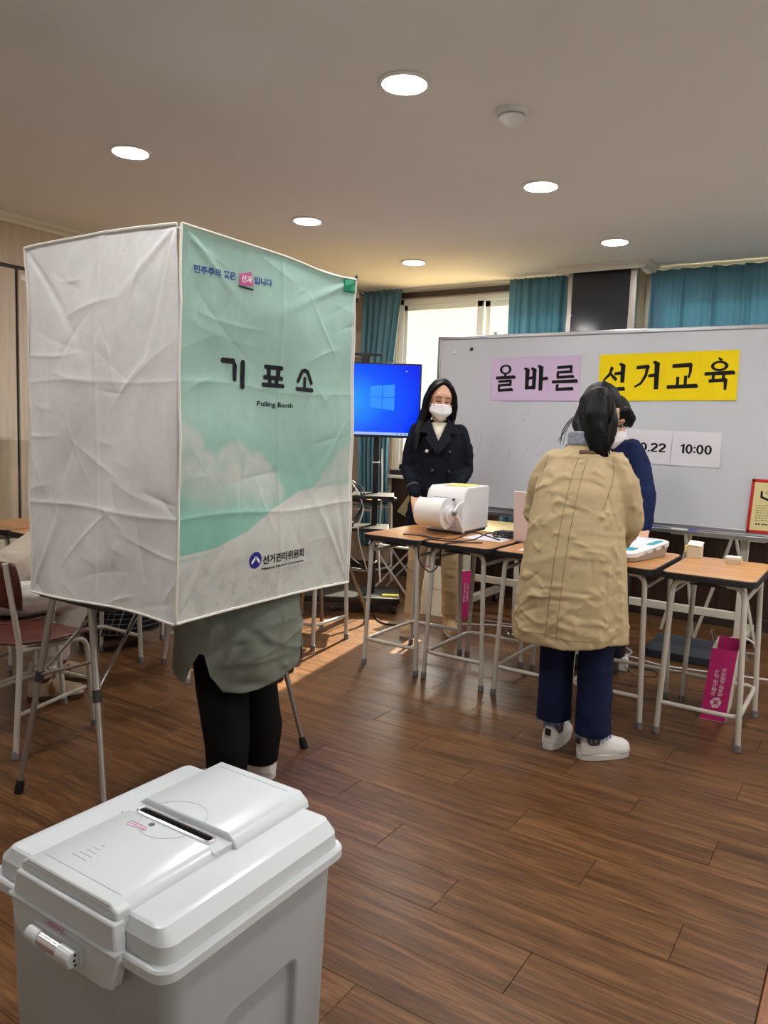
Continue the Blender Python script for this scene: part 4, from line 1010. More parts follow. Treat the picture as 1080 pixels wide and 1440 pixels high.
# ================================================================== PEOPLE
M_skin = mat('skin', (214, 168, 140), .5, var=(14, .05), spec=.4)
M_hair = mat('black_hair', (6, 5, 5), .5, bump=(90, .5, 3), stretch=(1, 1, .06), spec=.2)
M_mask = mat('mask_white', (232, 232, 234), .8, bump=(200, .04))
def frame_at(base, yaw):
    """person frame: r = person's right, f = forward, z up; yaw 0 faces +Y"""
    f = V(-math.sin(yaw), math.cos(yaw), 0); r = V(math.cos(yaw), math.sin(yaw), 0); b = V(base[0], base[1], 0)
    return (lambda rr, ff, z: b+r*rr+f*ff+V(0, 0, z)), r, f
def hand(mb, wrist, d, pn, side, curl=.5, s=1.0):
    """palm, four unequal bent fingers and a thumb off the side of the palm. d: pointing direction, pn: palm normal, side: towards the thumb"""
    d = V(d).normalized(); pn = V(pn); pn = (pn-d*pn.dot(d)).normalized(); sd = V(side); sd = (sd-d*sd.dot(d)-pn*sd.dot(pn)).normalized()
    w = V(wrist)
    for k in (-.028, -.010, .010, .027): mb.cap(w+d*.01*s+sd*k*.7*s, w+d*.075*s+sd*k*s, .0135*s, .0115*s, 8)
    for k, L in ((.030, .066), (.0105, .076), (-.0095, .070), (-.029, .054)):
        a = w+d*.082*s+sd*k*s; p = a; dd = d.copy()
        for q, fr in enumerate((.42, .33, .25)):
            ang = curl*(.5, .9, .7)[q]; dd = (dd*math.cos(ang)+pn*math.sin(ang)).normalized()
            n = p+dd*L*fr*s; mb.cap(p, n, (.0092-.0008*q)*s, (.0086-.0008*q)*s, 8); p = n
    a = w+d*.03*s+sd*.03*s; t1 = (d*.6+sd*.75+pn*.25).normalized(); t2 = (d*.9+sd*.25+pn*.45).normalized()
    mb.cap(w+d*.012*s+sd*.014*s, a, .014*s, .012*s, 8); mb.cap(a, a+t1*.032*s, .0115*s, .0098*s, 8); mb.cap(a+t1*.032*s, a+t1*.032*s+t2*.028*s, .0096*s, .008*s, 8)
def head(mb, c, r, f, u, s=1.0, nose=True):
    """c: centre of the skull. r,f,u frame"""
    R = Matrix((r, f, u)).transposed(); P = lambda x, y, z: V(c)+(r*x+f*y+u*z)*s
    mb.ell(P(0, -.008, .02), (.074*s, .094*s, .098*s), R); mb.ell(P(0, .018, -.035), (.063*s, .070*s, .078*s), R); mb.ell(P(0, .042, -.080), (.036*s, .038*s, .030*s), R)
    mb.ell(P(0, .07, .035), (.05*s, .018*s, .03*s), R)
    for sx in (-1, 1):
        mb.ell(P(sx*.076, -.008, -.012), (.008*s, .018*s, .031*s), R); mb.ell(P(sx*.034, .064, -.03), (.024*s, .02*s, .022*s), R)
    if nose: mb.chain([P(0, .086, .012), P(0, .100, -.022), P(0, .098, -.032)], [.008*s, .011*s, .012*s], 8)
    mb.chain([P(-.018, .084, -.056), P(.018, .084, -.056)], [.007*s, .007*s], 8)
    return P
def face(parent, P, r, f, u, s=1.0, closed=False, brows=True):
    M_eye = mat('eye_white', (235, 232, 228), .25); M_iris = mat('iris_dark', (38, 26, 20), .2); M_lash = mat('lash_black', (28, 20, 20), .7); M_brow = mat('brow_dark', (58, 42, 36), .8); M_lid = mat('eyelid_shadow', (176, 124, 104), .6)
    R = Matrix((r, f, u)).transposed()
    for sx in (-1, 1):
        e = MB().ell(P(sx*.031, .0745, .004), (.0145*s, .0085*s, .008*s), R, 14, 8).build('eye', M_eye if not closed else M_lid, parent)
        if not closed: MB().ell(P(sx*.031, .0815, .003), (.0058*s, .003*s, .006*s), R, 12, 6).build('iris', M_iris, e)
        MB().tube([P(sx*(.0135+.0062*k), .0845-.0012*abs(k-2.4)-.003*(k > 4), (.006 if not closed else .0)+.0045*math.sin(math.pi*k/5.5)) for k in range(6)], .0021*s, 6).build('eyelashes', M_lash, e)
        if brows: MB().tube([P(sx*(.012+.0075*k), .0915-.0026*k, .027+.0062*math.sin(math.pi*(k+.6)/5)) for k in range(6)], [.0022*s, .003*s, .003*s, .0026*s, .002*s, .001*s], 6).build('eyebrow', M_brow, parent)
def mask(parent, P, s=1.0):
    """folded white respirator over nose and chin"""
    n, m = 25, 17; pts = []
    for j in range(m):
        v = j/(m-1); z = -.116+.100*v
        for i in range(n):
            u = i/(n-1)*2-1; w = .074-.012*abs(v-.55)*2-.026*max(0, .35-v)/.35; x = u*w
            fwd = .125-.022*abs(v-.45)**1.5*2; y = fwd*(1-.56*abs(u)**2.2)+.004*math.exp(-((v-.5)/.05)**2)+.010*v*math.exp(-(u/.22)**2)
            zz = z+.014*(1-abs(u))*v**2-.016*abs(u)*(v-.4)
            pts.append(P(x, y, zz))
    o = MB().grid(pts, n, m).build('face_mask', M_mask, parent, ang=180); q = o.modifiers.new('s', 'SOLIDIFY'); q.thickness = .002; q.offset = 1
    for sx in (-1, 1):
        for zz in (-.03, .0): MB().tube([P(sx*.07, .05, zz-.03), P(sx*.080, .01, -.02+zz*.3), P(sx*.079, -.02, .0)], .0011*s, 5).build('ear_loop', M_mask, o)
def ering(c, r, f, rx, ry, z, n=28, e=2.4):
    out = []
    for k in range(n):
        a = 2*math.pi*k/n; ca, sa = math.cos(a), math.sin(a)
        out.append(V(c)+r*(rx*math.copysign(abs(ca)**(2/e), ca))+f*(ry*math.copysign(abs(sa)**(2/e), sa))+V(0, 0, z))
    return out
def shoe(parent, ankle, d, m_up, m_sole, L=.25, W=.047, h=.075, name='shoe', low=False):
    d = V(d).normalized(); r = d.cross(V(0, 0, 1)); a = V(ankle[0], ankle[1], 0); heel = a-d*.06
    rings = []; S = [(0, .55, .9), (.03, .8, 1.0), (.09, .9, 1.0), (.15, 1.0, .78), (.20, 1.0, .6), (.235, .8, .5), (.25, .4, .36)]
    for t, w, k in S:
        hh = h*k; c = heel+d*t*L/.25
        rings.append([c+r*(W*w*x)+V(0, 0, .022+(hh-.0)*zz) for x, zz in ((-1, 0), (-1.02, .35), (-.8, .75), (-.45, 1), (.45, 1), (.8, .75), (1.02, .35), (1, 0))])
    mb = MB().loft(rings); me = fuse(mb, .005, 5); o = link(me, name, m_up, parent, ang=180)
    so = MB().loft([[c_+r*(W*w*1.06*x)+V(0, 0, z) for c_, w in [(heel+d*(t*L/.25*1.03-.003), ww) for t, ww, _ in S] for x in ()] or [p for p in outline(heel, d, r, W*1.07, L*1.02)]] and [[p+V(0, 0, 0) for p in outline(heel, d, r, W*1.04, L*1.01)], [p+V(0, 0, .026) for p in outline(heel, d, r, W*1.07, L*1.02)]]).build('sole', m_sole, o, .003)
    return o
def outline(heel, d, r, W, L, n=26):
    out = []
    for k in range(n):
        a = 2*math.pi*k/n; t = .5-.5*math.cos(a); w = W*abs(math.sin(a))**.62*(.82+.22*t)*(1 if math.sin(a) >= 0 else -1)
        out.append(heel+d*(L*t-.004)+r*w)
    return out
def strands(mb, roots, n=3):
    for pts, r in roots: mb.tube(spline(pts, n), r, 6)

# ---------------------------------------------------------------- woman in navy trench coat (faces the desks)
def navy_woman():
    base = (-2.47, 4.45); yaw = math.pi+.50     # facing -Y, turned a little towards the camera's right side
    F, r, f = frame_at(base, yaw)
    t = thing('person', 'person in a dark navy trench coat and white face mask standing behind the printer', 'person', V(base[0], base[1], 0))
    hc = F(-.005, .05, 1.555)
    fh = (f*.95+V(0, 0, -.30)-r*.16).normalized(); rh = fh.cross(V(0, 0, 1)).normalized(); rh = (rh+V(0, 0, .07)).normalized(); uh = rh.cross(fh).normalized()
    sh = {1: F(.145, 0, 1.34), -1: F(-.145, 0, 1.34)}; el = {1: F(.192, .0, 1.09), -1: F(-.19, -.01, 1.09)}; wr = {1: F(.135, .17, .94), -1: F(-.09, .20, .94)}
    mb = MB(); P = head(mb, hc, rh, fh, uh)
    mb.cap(F(0, 0, 1.36), hc-uh*.07, .05, .05); mb.ell(F(0, 0, 1.2), (.13, .08, .2)); mb.ell(F(0, 0, .95), (.12, .085, .16))
    for s in (1, -1):
        mb.chain([sh[s]-r*s*.03, el[s], wr[s]], [.045, .036, .026]); dd = (wr[s]-el[s]).normalized()
        hand(mb, wr[s], dd+V(0, 0, -.2), V(0, 0, -1), -r*s+f*.2, .55)
        hp, kn, an = F(s*.085, 0, .9), F(s*.11, .02, .49), F(s*.125, (.03 if s > 0 else .0), .1)
        mb.chain([hp, kn, an], [.07, .05, .038])
    link(fuse(mb, .0055, 3), 'body', M_skin, t, ang=180)
    body = t.children[0]; face(t, P, rh, fh, uh, closed=True); mask(t, P)
    # trousers and ankle boots
    M_tr = mat('beige_trousers', (182, 158, 122), .85, var=(12, .08), bump=(40, .1), crumple=(12, .4)); M_boot = mat('beige_suede', (196, 166, 126), .8); M_sole = mat('pale_sole', (214, 204, 186), .6)
    for s in (1, -1):
        an = F(s*.125, (.03 if s > 0 else .0), .0)
        mb = MB(); hp = F(s*.08, 0, .88); kn = F(s*.11, .02, .48)
        mb.loft([ering(hp, r, f, .085, .095, 0), ering(F(s*.095, .005, .68), r, f, .072, .082, 0), ering(kn, r, f, .06, .066, 0), ering(F(s*.12, .02, .28), r, f, .056, .062, 0), ering(an, r, f, .057, .064, .125)])
        me = fuse(mb, .007, 4, lambda co, no: folds(co, 5+s, 40, .006, (.05, .14), .012, [(1, 0, .25), (0, 1, .3), (1, 1, -.3)])); link(me, 'trouser_leg', M_tr, t, ang=180)
        MB().loft([ering(an, r, f, .046, .052, .03), ering(an, r, f, .048, .055, .2)]).build('boot_shaft', M_boot, t)
        shoe(t, an, f+r*s*.25, M_boot, M_sole, .235, .042, .085, 'ankle_boot')
    # trench coat
    M_coat = mat('navy_trench', (11, 15, 26), .75, var=(30, .1), bump=(120, .06), crumple=(7, .35))
    mb = MB()
    prof = [(.66, .2, .15, 0), (.80, .188, .142, 0), (.95, .168, .128, 0), (1.05, .160, .12, 0), (1.15, .165, .124, 0), (1.27, .17, .118, -.005), (1.34, .158, .098, -.01), (1.385, .115, .076, -.012), (1.42, .072, .062, -.012)]
    mb.loft([ering(F(0, o, 0), r, f, a, b, z) for z, a, b, o in prof])
    for s in (1, -1):
        e2 = el[s]; w2 = wr[s]; mb.chain([F(s*.135, -.005, 1.34), F(s*.172, -.005, 1.24), e2, e2.lerp(w2, .5), w2], [.058, .056, .05, .046, .042])
    dirs = [(1, 0, .2), (0, 1, .2), (.5, .5, 1), (-.5, .5, 1)]
    link(fuse(mb, .007, 5, lambda co, no: folds(co, 17, 130, .009, (.06, .2), .012, dirs)), 'trench_coat', M_coat, t, ang=180)
    coat = [c for c in t.children if c.name.startswith('trench_coat')][0]
    # collar, lapels, shirt, storm flap, buttons, cuff straps
    for s in (1, -1):
        lp = [F(s*.062, .055, 1.425), F(s*.10, .078, 1.385), F(s*.125, .105, 1.33), F(s*.07, .135, 1.325), F(s*.085, .142, 1.29), F(s*.004, .155, 1.19), F(s*-.006, .150, 1.265), F(s*.036, .115, 1.36)]
        mb = MB(); mb.loft([[p for p in lp], [p+f*.010+V(0, 0, .004) for p in lp]]); mb.build('lapel', M_coat, t, .003, fix=True)
    col = [F(.085*math.sin(a), -.012-.075*math.cos(a), 1.415+.03*max(0, math.cos(a))) for a in [rad(k) for k in range(-90, 91, 15)]]
    MB().loft([[p, p+V(0, 0, .035), p+V(0, 0, .036)-(p-F(0, 0, p.z)).normalized()*.006, p-(p-F(0, 0, p.z)).normalized()*.006] for p in col]).build('collar', M_coat, t, .002)
    M_sh = mat('cream_shirt', (220, 212, 196), .8)
    mb = MB(); mb.loft([ering(F(0, .005, 0), r, f, .062, .06, 1.402), ering(F(0, .012, 0), r, f, .066, .068, 1.392), ering(F(0, .03, 0), r, f, .066, .085, 1.35), ering(F(0, .05, 0), r, f, .045, .082, 1.29), ering(F(0, .055, 0), r, f, .02, .07, 1.25)]); mb.build('shirt', M_sh, t, ang=60)
    M_btn = mat('dark_button', (40, 38, 40), .25)
    for rr, z, y in ((-.075, 1.215, .146), (.07, 1.215, .146), (-.075, 1.09, .135), (.03, 1.09, .142), (-.075, .97, .135), (.05, .97, .14), (-.06, 1.285, .138)):
        MB().ell(F(rr, y, z), (.013, .013, .013), None, 12, 8).build('button', M_btn if (rr, z) != (.07, 1.215) else M_chrome, t)
    for s in (1, -1):
        a, b = el[s].lerp(wr[s], .72), el[s].lerp(wr[s], .8); MB().tube([a, b], .0475, 18).build('cuff_strap', mat('cuff_strap', (52, 46, 46), .6), t)
    # hair: centre-parted, shoulder length, one side behind, one side falling in front
    mb = MB(); Q = lambda x, y, z: P(x, y, z); R = Matrix((rh, fh, uh)).transposed()
    mb.ell(Q(0, -.03, .036), (.082, .092, .092), R); mb.ell(Q(0, -.055, -.03), (.076, .06, .11), R)
    for s in (1, -1):
        mb.chain([Q(s*.008, .035, .113), Q(s*.052, .045, .082), Q(s*.080, .028, .025), Q(s*.092, .012, -.05), Q(s*.088, .008, -.12)], [.012, .014, .015, .019, .019] if s > 0 else [.014, .018, .021, .027, .024])
        mb.chain([Q(s*.06, -.03, .06), Q(s*.082, -.03, -.02), Q(s*.082, -.032, -.11), Q(s*.068, -.035, -.155)], [.026, .03, .032, .022])
    # person's right (left in the picture): longer lock over the shoulder and chest
    mb.chain([Q(.085, .0, -.08), F(.115, .03, 1.40), F(.135, .085, 1.32), F(.14, .125, 1.22)], [.034, .036, .03, .012])
    mb.chain([Q(.07, -.04, -.1), F(.10, -.02, 1.40), F(.13, .03, 1.33)], [.04, .04, .02])
    st = []
    rs = random.Random(5)
    for s in (1, -1):
        for k in range(16):
            o = rs.uniform(-.02, .02); st.append(([Q(s*.006, .03+o, .117), Q(s*.054, .038+o*.6, .094), Q(s*.092, .018+o*.6, .02), Q(s*(.106+rs.uniform(-.01, .006)), .008+o, -.07), Q(s*(.10+rs.uniform(-.02, .006)), .005+o*1.4, -.14-rs.uniform(0, .02))], .0035))
    me = fuse(mb, .0055, 3); link(me, 'hair', M_hair, t, ang=180)
    hm = MB(); strands(hm, st); o = hm.build('hair_strands', M_hair, t, ang=180); o['kind'] = 'stuff'
    MB().tube([Q(.082, .005, -.045), Q(.083, .008, -.06), Q(.083, .006, -.085)], .0028, 8).build('earring', M_chrome, t)
navy_woman()

# ---------------------------------------------------------------- person in khaki coat, back to the camera
def coat_person():
    base = (-1.015, 3.10); F, r, f = frame_at(base, -.02)
    t = thing('person', 'person in a long khaki coat and dark jeans seen from behind, bending over the desk', 'person', V(base[0], base[1], 0))
    fh = (f*.7+V(0, 0, -.62)+r*.15).normalized(); rh = (r-fh*r.dot(fh)).normalized(); uh = rh.cross(fh).normalized()
    hc = F(-.028, .20, 1.45)
    sh = {1: F(.115, .07, 1.235), -1: F(-.205, .07, 1.235)}; el = {1: F(.148, .12, 1.0), -1: F(-.262, .12, 1.0)}; wr = {1: F(.05, .34, .90), -1: F(-.14, .36, .90)}
    mb = MB(); P = head(mb, hc, rh, fh, uh)
    mb.cap(F(-.03, .10, 1.28), hc-uh*.05-fh*.01, .05, .048); mb.ell(F(0, .06, 1.12), (.13, .08, .18)); mb.ell(F(0, -.02, .88), (.13, .09, .16))
    for s in (1, -1):
        mb.chain([sh[s]-r*s*.03, el[s], wr[s]], [.042, .034, .025]); hand(mb, wr[s], (wr[s]-el[s]).normalized()+f*.6, V(0, 0, -1), -r*s, .3)
        mb.chain([F(s*.085, -.01, .86), F(s*.09, .0, .48), {-1: F(-.092, .03, .09), 1: F(.086, .015, .09)}[s]], [.07, .05, .034])
    link(fuse(mb, .006, 3), 'body', M_skin, t, ang=180); face(t, P, rh, fh, uh); mask(t, P)
    # jeans (two legs joined at the hip), raw hems
    M_jean = mat('dark_denim', (24, 34, 64), .85, var=(25, .2), bump=(300, .08), crumple=(9, .35))
    ank = {-1: F(-.092, .03, 0), 1: F(.086, .015, 0)}
    mb = MB()
    for s in (1, -1):
        a = ank[s]
        mb.loft([ering(F(s*.07, -.01, .9), r, f, .088, .11, 0), ering(F(s*.078, -.01, .72), r, f, .08, .095, 0), ering(F(s*.084, .0, .46), r, f, .068, .08, 0), ering(a.lerp(F(s*.084, .0, 0), .5), r, f, .068, .08, .25), ering(a, r, f, .072, .084, .128 if s < 0 else .108)])
    mb.ell(F(0, -.01, .88), (.15, .11, .12))
    link(fuse(mb, .007, 4, lambda co, no: folds(co, 9, 50, .006, (.06, .16), .014, [(1, 0, .2), (.6, .3, .5), (-.6, .3, .5)])*(co[:, 2] < .75)), 'jeans', M_jean, t, ang=180)
    M_fray = mat('frayed_hem', (120, 140, 172), .9); rs = random.Random(2)
    for s in (1, -1):
        mb = MB(); zb = .128 if s < 0 else .108
        for k in range(70):
            a = rs.uniform(0, 6.28); p = ank[s]+r*.074*math.cos(a)+f*.085*math.sin(a); mb.tube([p+V(0, 0, zb+.004), p+V(rs.uniform(-.006, .006), rs.uniform(-.006, .006), zb-rs.uniform(.004, .016))], .0011, 4)
        o = mb.build('frayed_hem', M_fray, t); o['kind'] = 'stuff'
    M_shoe = mat('white_leather', (226, 224, 220), .4); M_sock = mat('grey_sock', (96, 98, 102), .9, bump=(200, .2)); M_ssole = mat('white_sole', (214, 212, 206), .5)
    for s, dv in ((-1, f*1+r*-.05), (1, f*.75+r*.62)):
        o = shoe(t, ank[s], dv, M_shoe, M_ssole, .235, .047, .09, 'sneaker')
        MB().loft([ering(ank[s], r, f, .04, .048, .07), ering(ank[s], r, f, .041, .05, .17)]).build('sock', M_sock, t)
        d = V(dv).normalized(); hp = ank[s]-d*.068
        MB().obox(hp+V(0, 0, .083), d.cross(V(0, 0, 1)), d, (0, 0, 1), .012, .006, .014).build('heel_tab', M_black, o, .002)
    # coat: flared, with hem a little uneven
    M_khaki = mat('khaki_cotton', (186, 166, 128), .8, var=(18, .06), bump=(260, .06), crumple=(9, .55, (.4, .6, .3), (.5, 1, 1.3)))
    mb = MB()
    prof = [(.505, .238, .185, -.015), (.53, .238, .186, -.015), (.68, .226, .178, -.015), (.85, .212, .168, -.005), (1.0, .195, .155, .02), (1.12, .19, .142, .05), (1.2, .175, .12, .072), (1.255, .145, .092, .085), (1.295, .095, .07, .10), (1.32, .07, .06, .11)]
    rg = []
    for z, a, b, o in prof:
        rr = ering(F(-.035 if z < .9 else -.045, o, 0), r, f, a, b, 0, 40, 2.2)
        for k, p in enumerate(rr):
            an = 2*math.pi*k/40; w = max(0, (.95-z)/.45)
            p += (p-F(0, o, 0)).normalized()*w*(.012*math.sin(5*an+1)+.008*math.sin(9*an+2)); p.z += z+(.014*math.sin(2*an+2.2)*w)
        rg.append(rr)
    mb.loft(rg)
    for s in (1, -1):
        mb.chain([F(s*.125-.045, .075, 1.225), F(s*.175-.048, .08, 1.14), el[s], el[s].lerp(wr[s], .55), wr[s]], [.066, .066, .06, .056, .05])
    dirs = [(1, 0, -.45), (1, 0, .45), (1, 0, 0), (.3, 0, 1)]
    def dsp(co, no):
        z = co[:, 2]; a = folds(co, 31, 300, .0085, (.05, .2), .009, dirs)
        b = folds(co, 77, 110, .007, (.08, .3), .008, [(1, 0, -.15), (1, 0, .12)], pick=np.where((z < .74) & (z > .53))[0])
        return a*np.clip((z-.5)/.04, 0, 1)+b
    cme = fuse(mb, .0058, 4, dsp); bvh = BVHTree.FromPolygons([v.co.copy() for v in cme.vertices], [tuple(p.vertices) for p in cme.polygons])
    coat = link(cme, 'coat', M_khaki, t, ang=180)
    def back(x, z, off=.0008):
        h = bvh.ray_cast(V(x, base[1]-.6, z), V(0, 1, 0)); return (h[0] if h[0] else V(x, base[1]-.1, z))-V(0, off, 0)
    M_seam = mat('seam_thread', (138, 116, 80), .9)
    xc = lambda z: base[0]-.02-(1.26-z)*.03
    for dx in (-.022, .016):
        MB().tube([back(xc(z)+dx*(1+(1.26-z)*.5), z) for z in np.linspace(1.255, .53, 60)], .0011, 5).build('back_seam', M_seam, coat)
    for dz in (.018,):
        MB().tube([back(base[0]-.035+x, .525+dz) for x in np.linspace(-.2, .2, 40)], .0010, 5).build('hem_seam', M_seam, coat)
    for s in (1, -1):
        pts = [back(base[0]-.045+s*(.140+.012*math.sin(k/14*3.1)), 1.26-.20*k/14, .0005) for k in range(15)]
        MB().tube(pts, .0011, 5).build('armhole_seam', M_seam, coat)
    q = [back(base[0]-.015+x, 1.282+z, .0025) for x, z in ((-.031, -.006), (.031, -.006), (.031, .006), (-.031, .006))]
    MB().loft([[p+V(0, .006, -.002) for p in q], [p+V(0, -.004, .003) for p in q]]).build('neck_label', mat('brown_leather', (92, 58, 42), .6), coat, .001)
    # scarf at the neck
    M_scarf = mat('blue_scarf', (92, 108, 138), .85, var=(60, .5), col2=(188, 194, 204))
    mb = MB()
    for k in range(5):
        mb.tube([F(-.04+.083*math.sin(a), .105-.068*math.cos(a), 1.305+.011*k+.012*math.cos(a)) for a in [rad(q) for q in range(-150, 151, 15)]], .009, 8)
    link(fuse(mb, .005, 2), 'scarf', M_scarf, t, ang=180)
    # hair: half tied, hanging to the right over the bent head
    mb = MB(); R = Matrix((rh, fh, uh)).transposed(); Q = P
    mb.ell(Q(0, -.022, .03), (.083, .098, .1), R); mb.ell(Q(0, -.045, -.03), (.078, .07, .09), R)
    tipz = 1.262
    mb.chain([F(-.02, .12, 1.50), F(.0, .08, 1.43), F(.012, .06, 1.355), F(.03, .045, 1.30), F(.042, .04, 1.265)], [.06, .058, .046, .032, .010])
    mb.chain([F(.015, .13, 1.47), F(.045, .10, 1.41), F(.052, .08, 1.34), F(.05, .06, 1.285)], [.04, .036, .026, .01])
    mb.chain([F(-.08, .15, 1.46), F(-.09, .11, 1.40), F(-.06, .075, 1.36), F(-.01, .06, 1.32)], [.036, .032, .03, .02])
    link(fuse(mb, .006, 3, lambda co, no: folds(co, 3, 60, .005, (.08, .2), .007, [(.3, .1, -1)])), 'hair', M_hair, t, ang=180)
    rs = random.Random(9); hm = MB()
    for k in range(70):
        a = rs.uniform(-.06, .10); b = rs.uniform(-.03, .03)
        hm.tube(spline([F(-.028+a*.3, .15, 1.553), F(-.03+a*.85, .085, 1.505), F(-.015+a*.8, .035+abs(a)*.3, 1.42+b*.6), F(.01+a*.55, .025, 1.345+b*.6), F(.04+a*.35+b*.3, .03, 1.275+b*.6)], 4), [.004]*16+[.0015], 5)
    for k in range(6):
        hm.tube(spline([F(-.10, .12, 1.425+.004*k), F(-.122-.002*k, .095, 1.40+.002*k), F(-.136-.0035*k, .08, 1.36+.001*(k*7 % 5)), F(-.142-.006*(k*5 % 6), .075, 1.305+.006*(k*3 % 4))], 4), [.0011]*12+[.0005], 4)
    o = hm.build('hair_strands', M_hair, t, ang=180); o['kind'] = 'stuff'
coat_person()

# ---------------------------------------------------------------- person in navy sweater leaning over the scanner
def sweater_person():
    base = (-1.325, 4.42); F, r, f = frame_at(base, math.pi)
    t = thing('person', 'person in a navy sweater and mask leaning over the scanner behind the khaki coat', 'person', V(base[0], base[1], 0))
    # facing -Y: person's left hand is on the picture's right
    hc = F(-.075, .22, 1.44); fh = (f*.8+V(0, 0, -.5)-r*.35).normalized(); rh = fh.cross(V(0, 0, 1)).normalized(); uh = rh.cross(fh).normalized()
    sh = {1: F(.17, .12, 1.255), -1: F(-.175, .12, 1.255)}; el = {1: F(.24, .16, 1.02), -1: F(-.265, .17, 1.03)}; wr = {1: F(.1, .36, .86), -1: F(-.272, .20, .862)}
    mb = MB(); P = head(mb, hc, rh, fh, uh); mb.cap(F(-.02, .12, 1.3), hc-uh*.06, .052, .05); mb.ell(F(0, .07, 1.12), (.13, .08, .2)); mb.ell(F(0, 0, .88), (.13, .09, .16))
    for s in (1, -1):
        mb.chain([sh[s]-r*s*.03, el[s], wr[s]], [.042, .034, .027]); hand(mb, wr[s], f*.75+V(0, 0, -.45), V(0, 0, -1)+f*.2, -r*s, .45, 1.02)
        mb.chain([F(s*.09, -.01, .86), F(s*.1, 0, .46), F(s*.1, 0, .09)], [.07, .05, .036])
    link(fuse(mb, .0055, 3), 'body', M_skin, t, ang=180); face(t, P, rh, fh, uh); mask(t, P)
    M_sw = mat('navy_knit', (28, 40, 76), .9, bump=(220, .25), crumple=(12, .4))
    mb = MB(); mb.loft([ering(F(0, o, 0), r, f, a, b, z) for z, a, b, o in ((.80, .185, .13, 0), (.95, .18, .125, .01), (1.1, .185, .12, .05), (1.24, .195, .11, .10), (1.31, .16, .085, .115), (1.35, .085, .066, .125))])
    for s in (1, -1): mb.chain([F(s*.155, .115, 1.285), F(s*.205, .125, 1.20), el[s], el[s].lerp(wr[s], .5), wr[s]], [.06, .058, .052, .046, .04])
    link(fuse(mb, .006, 4, lambda co, no: folds(co, 41, 150, .008, (.05, .14), .010, [(1, .4, .1), (1, -.4, .1), (.3, 1, .2)])), 'sweater', M_sw, t, ang=180)
    M_dt = mat('charcoal_trousers', (38, 38, 42), .85)
    for s in (1, -1):
        mb = MB().loft([ering(F(s*.075, 0, .9), r, f, .088, .1, 0), ering(F(s*.09, 0, .5), r, f, .07, .08, 0), ering(F(s*.1, 0, .08), r, f, .062, .07, 0)]); link(fuse(mb, .009, 3), 'trouser_leg', M_dt, t, ang=180)
        shoe(t, F(s*.1, 0, 0), f, M_black, M_blackrub, .26)
    R = Matrix((rh, fh, uh)).transposed(); mb = MB(); mb.ell(P(0, -.015, .036), (.088, .104, .1), R); mb.ell(P(0, -.05, -.03), (.082, .07, .09), R)
    for s in (1, -1): mb.chain([P(s*.05, .06, .085), P(s*.085, .03, .03), P(s*.086, -.01, -.03)], [.03, .025, .02])
    link(fuse(mb, .006, 3), 'hair', M_hair, t, ang=180)
sweater_person()

